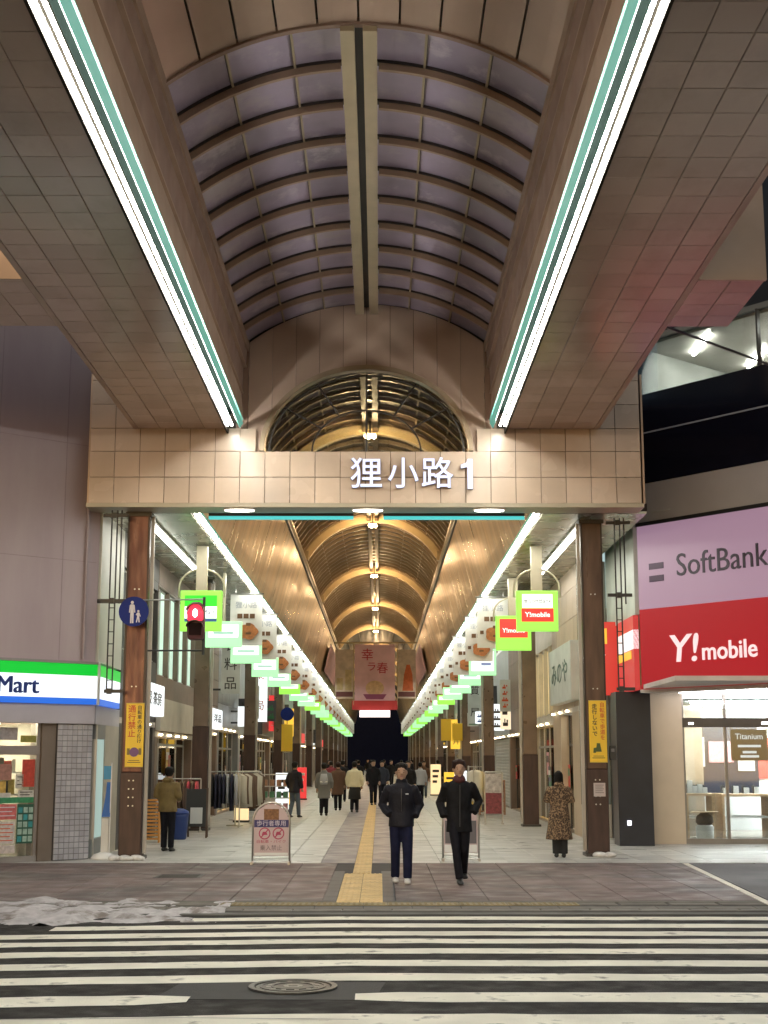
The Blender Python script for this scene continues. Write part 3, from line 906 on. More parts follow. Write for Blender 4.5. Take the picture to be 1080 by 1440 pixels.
# yellow notices on the front pillars
YEL = M('yellow_sign', (0.80,0.52,0.03), 0.45, var=0.04)
RDK = M('red_ink', (0.55,0.08,0.02), 0.5, var=0.02)
BLK = M('black_ink', (0.03,0.025,0.02), 0.5, var=0.02)
PUR = M('purple_ink', (0.16,0.07,0.18), 0.5, var=0.05)
def vnotice(loc, label, c1, m1, c2, m2, s1, s2, badge):
    t = thing('notice_board', label, 'sign', loc)
    MB().cham(-0.165, 0.165, 0, 0.018, -0.57, 0.57, 0.006, 'y', -1).build('board', YEL, t)
    MB().box(-0.168,0.168,-0.004,0.016,0.57,0.58).box(-0.168,0.168,-0.004,0.016,-0.58,-0.57).build('edge_strip', M('gold_edge',(0.6,0.45,0.12),0.4), t)
    for i, ch in enumerate(c1):
        text('letter', ch, s1, m1, t, (-0.055 if badge else -0.06, -0.003, 0.46-i*s1*1.02), extrude=0.001, bold=0.002)
    for i, ch in enumerate(c2):
        text('letter', ch, s2, m2, t, (0.085, -0.003, 0.49-i*s2*1.02), extrude=0.001, bold=0.001)
    n = 20
    if badge:
        MB().prism([(0.085*math.cos(2*math.pi*k/n), -0.31+0.085*math.sin(2*math.pi*k/n)) for k in range(n)], 'y', -0.003, 0).build('emblem', PUR, t)
        MB().box(-0.13,-0.08,-0.002,0,-0.36,-0.24).box(0.08,0.13,-0.002,0,-0.36,-0.24).build('emblem', M('olive_ink',(0.2,0.14,0.03),0.5), t)
    else:
        MB().prism([(-0.05,-0.38),(0.06,-0.38),(0.03,-0.22),(-0.03,-0.22)], 'y', -0.003, 0).prism([(-0.1,-0.40),(-0.05,-0.40),(-0.03,-0.3),(-0.09,-0.31)], 'y', -0.003, 0).build('emblem', M('green_ink',(0.06,0.09,0.02),0.5), t)
    MB().box(-0.12,0.12,-0.002,0,-0.50,-0.488).box(-0.1,0.1,-0.002,0,-0.465,-0.455).build('text_line', BLK, t)
    return t
vnotice((-4.23, 25.975, 2.22), 'yellow upright notice with red characters on the left entrance pillar', '通行禁止', RDK, '自転車の通り抜け', BLK, 0.145, 0.085, True)
vnotice((4.37, 26.775, 2.3), 'yellow upright notice with black characters on the right entrance pillar', '走行しないで', BLK, '自転車で歩道を', RDK, 0.10, 0.10, False)
t = thing('paper_notice', 'small pale paper notice taped low on the right entrance pillar', 'notice', (4.37, 26.775, 1.22))
MB().box(-0.11, 0.11, 0, 0.006, -0.125, 0.125).build('sheet', M('paper', (0.5,0.42,0.40), 0.7), t)
for k in range(5): MB().box(-0.08, 0.08-0.02*(k%2), -0.001, 0, 0.08-k*0.035, 0.088-k*0.035).build('text_line', BLK, t)
t = thing('control_box', 'small black box fixed beside the yellow notice of the right entrance pillar', 'box', (4.66, 26.95, 1.9))
MB().cham(-0.06,0.06,-0.05,0.05,-0.13,0.13,0.01,'y',-1).build('case', BLACK, t); MB().box(-0.03,0.03,-0.054,-0.05,0.02,0.08).build('panel', M('grey_plastic',(0.15,0.15,0.16),0.4), t)
# lumps of snow / sandbags at the pillar feet
def lumps(name, loc, label, n, spread, seed, mat):
    r = random.Random(seed); t = thing(name, label, 'sandbag', loc)
    for k in range(n):
        m = MB(); cx = (k-(n-1)/2)*spread
        m.ball((0,0,0), (0.14+r.uniform(-.02,.03), 0.09, 0.06), 14, 9)
        m.v = [(v[0]+0.02*mathutils.noise.noise(Vector(v)*9+Vector((k,0,0))), v[1]+0.015*mathutils.noise.noise(Vector(v)*11), max(-0.04, v[2]+0.015*mathutils.noise.noise(Vector(v)*13))) for v in m.v]
        m.build('bag', mat, t, smooth=True, loc=(cx, r.uniform(-.05,.05), 0.04), rot=(0,0,r.uniform(-.5,.5)))
    return t
BAG = M('white_bag', (0.62,0.60,0.58), 0.6, var=0.2, scale=12, bump=0.6)
lumps('sandbag', (-4.28, 25.75, 0), 'three white bags heaped in front of the left entrance pillar', 3, 0.2, 1, BAG)
lumps('sandbag', (4.42, 26.55, 0), 'two white bags lying in front of the right entrance pillar', 2, 0.17, 2, BAG)

# flag rod brackets outside the pillars
def rods(x, y, z0, zm, z1, label, s):
    t = thing('flag_bracket', label, 'bracket', (x, y, 0))
    for i, xx in enumerate((-0.06, 0.04, 0.12)):
        MB().tube([(xx, 0, z0 + (0.0 if i != 2 else 1.6)), (xx, 0, z1)], 0.014, 6).build('rod', BLACK, t)
    m = MB(); z = z0 + 0.2
    while z < zm - 0.1:
        m.box(-0.06, 0.04, -0.008, 0.008, z-0.008, z+0.008); z += 0.22
    m.build('rung', BLACK, t)
    for z in (z0, zm, z1-0.1):
        a, b = sorted((-s*0.45, s*0.12))
        MB().box(-0.22 if z != z0 else -0.1, 0.24, -0.03, 0.03, z-0.03, z+0.03).build('arm', BLACK, t)
        MB().box(-0.05, 0.03, -0.05, 0.05, z-0.05, z+0.05).build('clamp', BLACK, t)
    return t
rods(-4.66, 25.7, 3.0, 4.65, 6.34, 'black rods of a flag bracket standing left of the left entrance pillar', 1)
rods(4.80, 26.5, 3.08, 4.85, 6.34, 'black rods of a flag bracket standing right of the right entrance pillar', -1)
# arms from left pillar with blue sign and red signal
t = thing('signal_arm', 'thin grey arms reaching right from the left entrance pillar to the red signal', 'bracket', (-4.1, 25.75, 4.66))
MB().tube([(-0.85,0,-0.01),(-0.30,0,-0.01)], 0.04, 8).build('arm', BLACK, t)
MB().tube([(-0.5,0,0),(1.12,-0.03,0.02)], 0.016, 8).build('arm', STEEL, t)
MB().tube([(0.1,0,-0.92),(1.12,-0.03,-0.92)], 0.016, 8).build('arm', BLACK, t)
MB().tube([(1.12,-0.03,0.06),(1.12,-0.03,-1.0)], 0.025, 8).build('upright', BLACK, t)
t = thing('pedestrian_sign', 'round blue sign with white adult and child on the left entrance pillar', 'sign', (-4.26, 25.66, 4.45))
n = 32
MB().prism([(0.275*math.cos(2*math.pi*k/n), 0.275*math.sin(2*math.pi*k/n)) for k in range(n)], 'y', 0, 0.02).build('disc', M('sign_blue', (0.004,0.018,0.16), 0.5, var=0.05, spec=0.2), t)
SW = M('sign_white', (0.55,0.55,0.6), 0.4, var=0.03)
m = MB()
m.prism([(-0.03+0.028*math.cos(2*math.pi*k/12), 0.165+0.03*math.sin(2*math.pi*k/12)) for k in range(12)], 'y', -0.004, 0)
m.prism([(-0.085,-0.02),(-0.075,0.115),(-0.055,0.13),(-0.005,0.13),(0.015,0.115),(0.03,-0.02),(0.012,-0.02),(0.0,0.06),(0.0,-0.215),(-0.025,-0.215),(-0.03,-0.05),(-0.035,-0.215),(-0.06,-0.215),(-0.06,0.06),(-0.068,-0.02)], 'y', -0.004, 0)
m.build('adult_figure', SW, t)
m = MB()
m.prism([(0.085+0.02*math.cos(2*math.pi*k/12), 0.005+0.022*math.sin(2*math.pi*k/12)) for k in range(12)], 'y', -0.004, 0)
m.prism([(0.04,-0.06),(0.065,-0.02),(0.105,-0.02),(0.13,-0.09),(0.115,-0.095),(0.1,-0.06),(0.115,-0.2),(0.095,-0.2),(0.083,-0.12),(0.065,-0.2),(0.045,-0.2),(0.068,-0.08)], 'y', -0.004, 0)
m.build('child_figure', SW, t)
t = thing('traffic_signal', 'pedestrian signal glowing red at the end of the arms by the left pillar', 'traffic light', (-3.1, 25.45, 4.28))
HOU = M('signal_housing', (0.10,0.04,0.045), 0.4, var=0.2)
MB().loft([(0,0.12,z) for z in (-0.36,-0.33,-0.2,0.15,0.28,0.33)], [(0.11,0.08),(0.15,0.11),(0.165,0.12),(0.165,0.12),(0.13,0.1),(0.07,0.06)], 16).build('housing', HOU, t, smooth=True)
m = MB()
m.loft([(0,-0.01,z) for z in (-0.02,0.0,0.14,0.24,0.27)], [(0.12,0.02),(0.145,0.035),(0.145,0.045),(0.10,0.035),(0.05,0.02)], 16)
m.build('red_lens', EM('signal_red', (1.0,0.04,0.08), 1.3), t, smooth=True)
MB().ball((0,-0.05,0.115), (0.045,0.02,0.075), 12, 8).build('lit_figure', EM('signal_hot', (1.0,0.72,0.72), 9), t, smooth=True)
MB().box(-0.11,0.11,-0.02,0.02,-0.28,-0.06).build('dark_lens', M('dark_red_lens', (0.012,0.003,0.004), 0.6, spec=0.1), t)
m = MB()
for z in (0.27, -0.03):
    for k in range(10):
        a0, a1 = math.pi*(0.0+k/10), math.pi*(k+1)/10
        m.prism([(0.15*math.cos(a0), z-0.1+0.15*math.sin(a0)*0.7),(0.158*math.cos(a0), z-0.1+0.158*math.sin(a0)*0.75),(0.158*math.cos(a1), z-0.1+0.158*math.sin(a1)*0.75),(0.15*math.cos(a1), z-0.1+0.15*math.sin(a1)*0.7)], 'y', -0.13, 0.05)
m.build('visor', HOU, t)

# ================================================================== HANGING SIGNS
LIME = EM('lime_frame', (0.30,0.82,0.08), 1.05)
MINT = EM('mint_frame', (0.42,0.95,0.45), 1.0)
PWH = EM('sign_white_face', (0.95,1.0,0.93), 1.25)
SGR = EM('sign_green_face', (0.02,0.62,0.02), 1.0)
SRD = EM('sign_red_face', (0.85,0.04,0.03), 0.9)
HNG = M('hanger_cream', (0.50,0.46,0.34), 0.4, 0.1)
def hsign(x, y, label, kind, group=None, full=True):
    t = thing('hanging_sign', label, 'sign', (x, y, 4.96), 0, group)
    fm = LIME if kind in ('mart', 'phone', 'mobile') or (kind == 'mint' and int(y) % 3 == 1) else MINT
    zt = 0.44 if kind != 'mint' else (0.12, 0.05, 0.2)[int(y) % 3]
    MB().cham(-0.45, 0.45, -0.09, 0.09, -0.44, zt, 0.02, 'y', -1).build('frame', fm, t)
    if full:
        if kind == 'mart':
            MB().box(-0.35,0.35,-0.10,-0.091,0.09,0.33).build('green_panel', SGR, t)
            MB().box(-0.35,0.35,-0.10,-0.091,-0.17,0.09).build('white_panel', PWH, t)
            MB().box(-0.35,0.35,-0.10,-0.091,-0.24,-0.175).build('blue_stripe', EM('stripe_blue',(0.03,0.12,0.3),0.6), t)
            text('letter', 'FamilyMart', 0.14, M('navy_ink',(0.02,0.04,0.2)), t, (0,-0.103,-0.04), extrude=0.001)
        elif kind == 'phone':
            MB().box(-0.33,0.33,-0.10,-0.091,0.06,0.36).build('white_panel', PWH, t)
            MB().box(-0.35,0.35,-0.10,-0.091,-0.24,0.05).build('red_panel', SRD, t)
            text('letter', 'SoftBank', 0.14, M('grey_ink',(0.16,0.16,0.18)), t, (0.06,-0.103,0.21), extrude=0.001, bold=0.001)
            MB().box(-0.29,-0.21,-0.104,-0.10,0.215,0.24).box(-0.29,-0.21,-0.104,-0.10,0.175,0.20).build('mark', M('grey_ink',(0.16,0.16,0.18)), t)
            text('letter', 'Y!mobile', 0.15, PWH, t, (0,-0.103,-0.09), extrude=0.001, bold=0.002)
        elif kind == 'mobile':
            MB().box(-0.36,0.36,-0.10,-0.091,-0.12,0.36).build('red_panel', SRD, t)
            text('letter', 'Y!mobile', 0.16, PWH, t, (0,-0.103,0.06), extrude=0.001, bold=0.002)
        else:
            MB().box(-0.37,0.37,-0.10,-0.091,-0.3 if kind == 'blue' else -0.2,zt-0.08).build('white_panel', PWH, t)
            if kind == 'blue':
                MB().box(-0.27,-0.12,-0.104,-0.10,0.08,0.26).box(-0.05,0.28,-0.104,-0.10,-0.12,-0.02).box(-0.1,0.2,-0.104,-0.10,0.02,0.1).build('mark', EM('pale_blue_mark',(0.25,0.3,0.5),0.7), t)
            else:
                MB().box(-0.25,0.25,-0.104,-0.10,-0.12,-0.06).build('mark', EM('pale_green_mark',(0.4,0.7,0.55),0.7), t)
        # hoop bracket
        m = MB(); pts = [(-0.5,0.0,0.3)] + [(-0.5*math.cos(math.pi*k/12), 0, 0.5+0.42*math.sin(math.pi*k/12)) for k in range(13)] + [(0.5,0,0.3)]
        m.tube(pts, 0.022, 6)
        if kind != 'mint': m.build('hoop', HNG, t, smooth=True)
    MB().box(-0.12 if zt > 0.2 else -0.03, 0.12 if zt > 0.2 else 0.03, -0.07, 0.07, zt, 1.42).build('post', HNG, t)
    return t
Lk = [(30.5,'mart'),(35,'mint'),(41,'mint'),(47.8,'mint'),(54.5,'mint'),(61,'mint'),(68,'mint')] + [(75+7*k,'mint') for k in range(16)]
Rk = [(30.5,'phone'),(36,'mobile'),(47,'blue'),(53.5,'mint'),(60,'mint'),(66.5,'mint'),(73,'mint')] + [(80+7*k,'mint') for k in range(15)]
Llab = ['lime framed lit sign with green band behind the red traffic signal', 'mint lit sign just behind the first one on the left, partly hidden',
        'pale green lit box sign, third from the street on the left', 'pale green lit box sign, fourth from the street on the left', 'pale green lit box sign, fifth from the street on the left',
        'pale green lit box sign, sixth from the street on the left', 'pale green lit box sign, seventh from the street on the left']
Rlab = ['lime framed lit sign with white upper half and red lower half', 'lime framed lit sign with a single red panel, second on the right',
        'lime framed lit sign with pale blue marks on white, third on the right', 'pale green lit box sign, fourth from the street on the right', 'pale green lit box sign, fifth from the street on the right',
        'pale green lit box sign, sixth from the street on the right', 'pale green lit box sign, seventh from the street on the right']
for i, (y, k) in enumerate(Lk):
    hsign(-3.64, y, Llab[i] if i < 7 else 'tiny green lit hanging sign far down the left side', k, 'lit signs hanging on the left side', i < 9)
for i, (y, k) in enumerate(Rk):
    hsign(3.68, y, Rlab[i] if i < 7 else 'tiny green lit hanging sign far down the right side', k, 'lit signs hanging on the right side', i < 9)

# fabric banners under the soffit
CLOTH = M('banner_cloth', (0.74,0.74,0.70), 0.7, var=0.08, scale=3)
ORG = M('banner_orange', (0.42,0.16,0.05), 0.7, var=0.25, scale=14)
BRN = M('banner_brown', (0.14,0.07,0.03), 0.7)
def banner(x, y, label, group, full):
    t = thing('hanging_banner', label, 'banner', (x, y, 6.3), 0, group)
    m = MB(); N = 10
    for i in range(N):
        za, zb = -1.42*i/N, -1.42*(i+1)/N
        f = lambda z: 0.03*math.sin(z*4 + y)
        m.v += [(-0.44,f(za),za-0.04),(0.44,f(za)+0.01,za-0.04),(0.44,f(zb)+0.01,zb-0.04),(-0.44,f(zb),zb-0.04)]
        b_ = len(m.v)-4; m.f.append((b_+3,b_+2,b_+1,b_))
    m.build('cloth', CLOTH, t)
    MB().tube([(-0.48,0,-0.03),(0.48,0,-0.03)], 0.02, 6).build('rod', STEEL, t)
    MB().tube([(-0.3,0,-0.03),(-0.3,0,0.1)], 0.012, 5).tube([(0.3,0,-0.03),(0.3,0,0.1)], 0.012, 5).build('hook', STEEL, t)
    yy = -0.045
    if full:
        text('letter', '狸小路', 0.20, M('pale_ink',(0.33,0.36,0.42)), t, (0,yy,-0.36), extrude=0.001)
    m = MB()
    for k in range(3): m.box(-0.24+k*0.17, -0.10+k*0.17, yy-0.003, yy, -0.72, -0.59)
    m.build('brown_mark', BRN, t)
    # plain round orange blossom print
    m = MB(); N = 20
    m.prism([(0.06+0.27*(1+0.08*math.cos(5*2*math.pi*k/N))*math.cos(2*math.pi*k/N), -1.08+0.22*(1+0.08*math.cos(5*2*math.pi*k/N))*math.sin(2*math.pi*k/N)) for k in range(N)], 'y', yy-0.003, yy)
    m.build('orange_blossom', ORG, t)
    m = MB()
    m.box(-0.36, -0.26, yy-0.003, yy, -1.08, -0.98).box(0.0,0.13,yy-0.006,yy-0.003,-0.92,-0.84).box(0.0,0.14,yy-0.006,yy-0.003,-1.16,-1.10)
    m.build('brown_mark', BRN, t)
    return t
for s in (-1, 1):
    side = 'left' if s < 0 else 'right'
    ys = [38.5, 44, 51.5, 59, 67, 75, 83, 91, 99, 107, 115, 123, 131, 139, 147, 155, 163, 171, 179]
    for k, y in enumerate(ys):
        if s > 0: y += 0.8
        if k < 7: lab = 'white fabric banner with orange print, %s from the street under the %s soffit' % (ords[k], side)
        else: lab = 'tiny white banner far down the %s soffit' % side
        banner(s*3.42, y, lab, 'white banners under the %s soffit' % side, k < 8)

# big cross banners at the far arch
PNK = M('pink_cloth', (0.62,0.40,0.46), 0.7, var=0.12, scale=1.5)
t = thing('large_banner', 'large pink banner with red writing hanging in the middle of the arcade', 'banner', (-0.04, 84, 4.95))
MB().box(-1.2,1.2,0,0.04,0.0,3.55).build('cloth', PNK, t)
MB().box(-1.35,1.35,-0.02,0.03,-0.32,0.22).build('red_strip', M('banner_red',(0.42,0.03,0.03),0.7), t)
text('letter', '幸', 0.75, M('red_letter',(0.40,0.03,0.05)), t, (-0.45,-0.01,2.9), extrude=0.002, bold=0.005)
text('letter', 'ラ', 0.6, M('red_letter',(0.40,0.03,0.05)), t, (-0.2,-0.01,2.2), extrude=0.002, bold=0.004)
text('letter', '春', 0.7, M('red_letter',(0.40,0.03,0.05)), t, (0.45,-0.01,2.1), extrude=0.002, bold=0.004)
m = MB(); n=24; m.prism([(0.0+0.55*math.cos(2*math.pi*k/n), 0.95+0.45*math.sin(2*math.pi*k/n)) for k in range(n)], 'y', -0.012, 0); m.build('tan_disc', M('tan_print',(0.55,0.38,0.22),0.7,var=0.2,scale=5), t)
m = MB(); m.prism([(-0.7,0.6),(0.7,0.6),(0.5,0.3),(-0.5,0.3)], 'y', -0.02, -0.012); m.build('plum_band', M('plum_print',(0.22,0.05,0.12),0.7), t)
MB().box(-0.9,0.9,-0.2,0.05,-0.75,-0.36).build('lit_panel', EM('led_panel',(1.0,0.86,0.84),2.0), t)
text('letter', '狸小路一丁目', 0.30, M('led_ink',(0.25,0.1,0.1)), t, (0,-0.21,-0.55), extrude=0.001)
for s, lb, cm in ((-1,'side banner with yellow and grey print left of the large pink banner', (0.45,0.36,0.2)), (1,'side banner with orange figure shape right of the large pink banner', (0.5,0.12,0.04))):
    t = thing('side_banner', lb, 'banner', (s*1.85, 84.1, 5.3))
    MB().box(-0.55,0.55,0,0.04,0,2.9).build('cloth', M('beige_cloth',(0.5,0.42,0.34),0.7,var=0.2,scale=3), t)
    MB().box(-0.5,0.5,-0.01,0,0.1,0.4).build('dark_band', M('dark_band',(0.10,0.03,0.03),0.7), t)
    m = MB()
    if s > 0: m.prism([(-0.25,0.45),(0.4,0.45),(0.35,1.4),(0.2,2.0),(0.0,2.0),(-0.15,1.4)], 'y', -0.01, 0)
    else: m.box(-0.45,-0.1,-0.01,0,0.5,1.2).box(0.05,0.42,-0.01,0,0.5,1.7)
    m.build('print', M('side_print_%d'%(s>0), cm, 0.7, var=0.2, scale=6), t)
t = thing('banner_rail', 'steel rail across the vault carrying the far banners', 'rail', (0, 84, 8.5))
MB().tube([(-2.45,0,0.1),(2.45,0,0.1)], 0.05, 8).build('rail', CORN, t)
for x in (-1.3,1.3): MB().tube([(x,0,0.1),(x,0,-3.6)], 0.03, 6).build('upright', CORN, t)
for s, lb in ((-1,'wide pale banner hanging along the left copper wall far inside'), (1,'wide pale pink banner hanging along the right copper wall far inside')):
    t = thing('wall_banner', lb, 'banner', (s*2.75, 88, 6.6))
    MB().prism([(s*0.12,0),(s*-0.22,1.5),(s*-0.25,1.5),(s*0.09,0)], 'y', -9, 9).build('cloth', PNK, t)
    MB().tube([(s*-0.25,-9,1.52),(s*-0.25,9,1.52)], 0.03, 6).build('rod', STEEL, t)

# ================================================================== ARCADE SHOPS
GOODS = [M('goods_%d' % i, c, 0.5, var=0.2, scale=9) for i, c in enumerate([(0.5,0.06,0.05),(0.55,0.42,0.12),(0.08,0.22,0.12),(0.55,0.52,0.48),(0.12,0.12,0.25),(0.35,0.18,0.10),(0.06,0.05,0.05),(0.55,0.28,0.30)])]
WSIGN = EM('white_lightbox', (0.92,0.97,1.0), 1.0)
YSIGN = EM('yellow_lightbox', (1.0,0.60,0.06), 0.9)
RSIGN = EM('red_lightbox', (0.8,0.05,0.05), 0.8)
CRSIGN = EM('cream_lightbox', (1.0,0.85,0.6), 0.8)
RDK = M('red_ink', (0.55,0.08,0.02), 0.5, var=0.02)
BLK = M('black_ink', (0.03,0.025,0.02), 0.5, var=0.02)
DSIGN = M('dark_sign', (0.05,0.05,0.06), 0.4)
GSIGN = M('pale_sign', (0.50,0.53,0.50), 0.5)
def lamp_mat(kind):
    return {'warm': EM('warm_ceiling', (1.0,0.70,0.35), 42.0), 'white': EM('white_ceiling', (1.0,0.97,0.9), 28.0), 'gold': EM('gold_ceiling', (1.0,0.62,0.2), 55)}[kind]
def shop(s, y0, y1, label, wall, light='warm', X0=5.0, dh=2.55, sign=None, sign_text=None, sign_ink=None, windows=None, win_m=None, piers=0.35, ribs=0, goods=True, seed=0, blade=None, shutter=None, band=None):
    r = random.Random(seed)
    W = (y1-y0)-0.05; hw = W/2
    t = thing('shop', label, 'shop', (s*X0, (y0+y1)/2, 0), RAD(90) if s < 0 else RAD(-90))
    D = 2.6
    # ground floor piers
    for xa, xb in ((-hw, -hw+piers), (hw-piers, hw)):
        MB().box(xa, xb, 0, 0.4, 0, dh).build('pier', wall, t)
    MB().box(-hw, hw, D, D+0.2, 0, 6.6).build('back_wall', M('shop_back', (0.42,0.33,0.24), 0.7, var=0.2), t)
    for xa in (-hw, hw-0.1): MB().box(xa, xa+0.1, 0.4, D, 0, dh).build('side_wall', M('shop_side', (0.4,0.34,0.27), 0.7, var=0.15), t)
    MB().box(-hw+0.1, hw-0.1, 0.02, D, -0.05, 0.02).build('floor', M('shop_floor', (0.25,0.2,0.15), 0.4, var=0.2), t)
    MB().box(-hw, hw, 0.0, D, dh+0.0, dh+0.12).build('ceiling', M('shop_ceiling', (0.5,0.46,0.4), 0.6), t)
    if shutter:
        m = MB(); k = 0; z = 0.02
        while z < dh-0.02:
            m.cham(-hw+piers, hw-piers, 0.12, 0.18, z, min(dh, z+0.115), 0.02, 'y', -1); z += 0.12
        m.build('shutter', shutter, t)
    else:
        nl = max(1, int(W/2.5))
        for k in range(nl):
            cx = -hw + piers + (W-2*piers)*(k+0.5)/nl
            MB().box(cx-0.5, cx+0.5, 0.5, 1.6, dh-0.06, dh-0.02).build('ceiling_lamp', lamp_mat(light), t)
        if goods:
            for zz in (0.55, 1.05, 1.55, 2.0):
                MB().box(-hw+0.3, hw-0.3, D-0.45, D-0.02, zz-0.03, zz).build('shelf', M('shelf_wood', (0.35,0.22,0.12), 0.5), t)
                x = -hw+0.35; ms_ = {}
                while x < hw-0.6:
                    w = r.uniform(0.12, 0.35); mi = r.randrange(len(GOODS))
                    ms_.setdefault(mi, MB()).box(x, x+w-0.03, D-0.42, D-0.1, zz+0.001, zz+r.uniform(0.15, 0.36)); x += w
                for mi, mm in ms_.items(): mm.build('goods', GOODS[mi], t)
            MB().box(-hw*0.5, hw*0.4, 0.9, 1.5, 0.02, 0.8).build('counter', M('shelf_wood', (0.35,0.22,0.12), 0.5), t)
            mm = MB(); 
            for k in range(6):
                x = -hw*0.5+0.1 + (hw*0.85)*k/6; mm.box(x, x+hw*0.1, 0.95, 1.35, 0.801, 0.801+r.uniform(0.1,0.35))
            mm.build('goods', GOODS[r.randrange(len(GOODS))], t)
        # door frame with glass
        m = MB(); n_ = max(2, int((W-2*piers)/1.3))
        for k in range(n_+1):
            x = -hw+piers + (W-2*piers)*k/n_
            m.box(x-0.025, x+0.025, 0.2, 0.25, 0, dh)
        m.box(-hw+piers, hw-piers, 0.2, 0.25, 2.1, 2.16)
        m.build('door_frame', DARK if seed % 2 else STEEL, t)
        MB().box(-hw+piers, hw-piers, 0.222, 0.228, 0.05, dh-0.01).build('glass', CLEAR, t)
    if (y1-y0) < 20:
        for k in range(3):
            x = r.uniform(-hw+0.3, hw-0.9); w = r.uniform(0.3, 0.7); z = r.uniform(0.7, 1.5); h_ = r.uniform(0.35, 0.8)
            p_ = MB().box(x, x+w, 0.16+0.006*k, 0.164+0.006*k, z, z+h_).build('poster', GOODS[r.randrange(len(GOODS))], t)
            MB().box(x+0.05, x+w-0.05, 0.155+0.006*k, 0.159+0.006*k, z+h_*0.55, z+h_*0.85).build('print', WHITE if k % 2 else GOODS[r.randrange(len(GOODS))], p_)
        for k in range(2 if y0 > 43 else 0):
            x = r.uniform(-hw+0.3, hw-0.7); z0 = r.uniform(2.75,3.6); hh = r.uniform(0.4,1.3); dd = r.uniform(0.35,0.55)
            bs = MB().cham(x, x+0.1, -dd-0.1, -0.1, z0, z0+hh, 0.01, 'z', 1).build('small_blade_sign', r.choice([WSIGN, GSIGN, DSIGN, WSIGN, CRSIGN, YSIGN, GSIGN]), t)
            xf = x-0.006 if s < 0 else x+0.106
            pk = r.choice([RDK, BLK, M('green_ink2',(0.02,0.15,0.06)), M('blue_ink2',(0.02,0.05,0.25))])
            pm = MB()
            nq = r.choice([2,3,4])
            for q in range(nq):
                ya_ = -dd-0.04+r.uniform(0,0.05); za_ = z0+hh*(0.12+0.8*q/nq)
                pm.box(xf-0.004, xf+0.004, ya_, -0.16-r.uniform(0,0.12), za_, za_+hh*0.25/nq).box(xf-0.004, xf+0.004, ya_+0.05, ya_+0.09, za_+hh*0.26/nq, za_+hh*0.52/nq).box(xf-0.004, xf+0.004, ya_+0.13, ya_+0.18, za_+hh*0.26/nq, za_+hh*0.45/nq)
            pm.build('print', pk, bs)
        for k in range(max(2, int(W/1.4))):
            x = -hw+0.5+k*1.4
            MB().ball((x, -0.06, dh+0.05), (0.05,0.05,0.03), 8, 5).build('spot_lamp', EM('shop_spot', (1.0,0.8,0.5), 9), t)
    # upper wall
    MB().box(-hw, hw, 0, 0.3, 5.9, 6.6).build('wall', wall, t)
    if windows:
        nw, z0, z1 = windows
        MB().box(-hw, hw, 0.01, 0.3, dh+0.12, z0).build('wall', wall, t)
        MB().box(-hw, hw, 0.01, 0.3, z1, 5.9).build('wall', wall, t)
        ww = W/nw
        for k in range(nw+1):
            x = -hw + ww*k
            MB().box(max(-hw, x-0.06), min(hw, x+0.06), 0.0, 0.28, z0, z1).build('mullion', wall, t)
        for k in range(nw):
            x = -hw + ww*k
            wd = put('window', MB().box(x+0.06, x+ww-0.06, 0.12, 0.15, z0, z1).mesh('window', win_m or M('dark_pane', (0.05,0.06,0.07), 0.08, spec=0.8)), t)
            MB().box(x+0.06, x+ww-0.06, 0.09, 0.12, z0, z0+0.05).box(x+0.06, x+ww-0.06, 0.09, 0.12, z1-0.05, z1).box(x+ww/2-0.02, x+ww/2+0.02, 0.09, 0.12, z0+0.05, z1-0.05).build('frame', STEEL, wd)
    elif ribs:
        MB().box(-hw, hw, 0.1, 0.3, dh+0.12, 5.9).build('wall', wall, t)
        rm = MB().cham(-0.07, 0.07, 0.0, 0.1, dh+0.12, 5.9, 0.03, 'y', -1).mesh('cladding_rib', wall)
        k = -hw+0.1
        while k < hw-0.05:
            put('cladding_rib', rm, t, (k, 0, 0)); k += ribs
    else:
        # panelled cladding
        MB().box(-hw, hw, 0.05, 0.3, dh+0.12, 5.9).build('wall', JOINT, t)
        nx = max(1, round(W/1.1)); nz = 4; hz = (5.9-dh-0.12)/nz
        pm = MB().cham(-W/nx/2+0.006, W/nx/2-0.006, 0.0, 0.06, -hz/2+0.006, hz/2-0.006, 0.006, 'y', -1).mesh('cladding_panel', wall)
        for i in range(nx):
            for j in range(nz):
                put('cladding_panel', pm, t, (-hw+W/nx*(i+0.5), 0, dh+0.12+hz*(j+0.5)))
    if sign:
        z0, z1, mt, x0, x1 = sign
        MB().cham(x0*hw, x1*hw, -0.22, -0.005, z0, z1, 0.015, 'y', -1).build('sign_box', mt, t)
        if sign_text:
            text('letter', sign_text, (z1-z0)*0.45, sign_ink or BLK, t, ((x0+x1)/2*hw, -0.226, (z0+z1)/2), extrude=0.003, bold=0.004, maxw=(x1-x0)*hw*0.75)
    if band:
        MB().box(-hw, hw, -0.12, -0.004, band[0], band[1]).build('fascia_band', band[2], t)
    if blade:
        bx, bz0, bz1, bm, btxt, bink = blade
        b_ = MB().cham(bx-0.07, bx+0.07, -0.85, -0.25, bz0, bz1, 0.01, 'z', 1).build('blade_sign', bm, t)
        if btxt:
            n_ = len(btxt); sz = min(0.42, (bz1-bz0)/n_*0.85)
            ang = RAD(-90) if s < 0 else RAD(90)
            for i, ch in enumerate(btxt):
                text('letter', ch, sz, bink, t, (bx-0.075 if s < 0 else bx+0.075, -0.55, bz1-(i+0.5)*(bz1-bz0)/n_), rot=(RAD(90), 0, ang), extrude=0.002, bold=0.002)
        MB().box(bx-0.02, bx+0.02, -0.25, -0.001, bz1-0.2, bz1-0.14).box(bx-0.02, bx+0.02, -0.25, -0.001, bz0+0.1, bz0+0.16).build('bracket', BLACK, t)
    return t
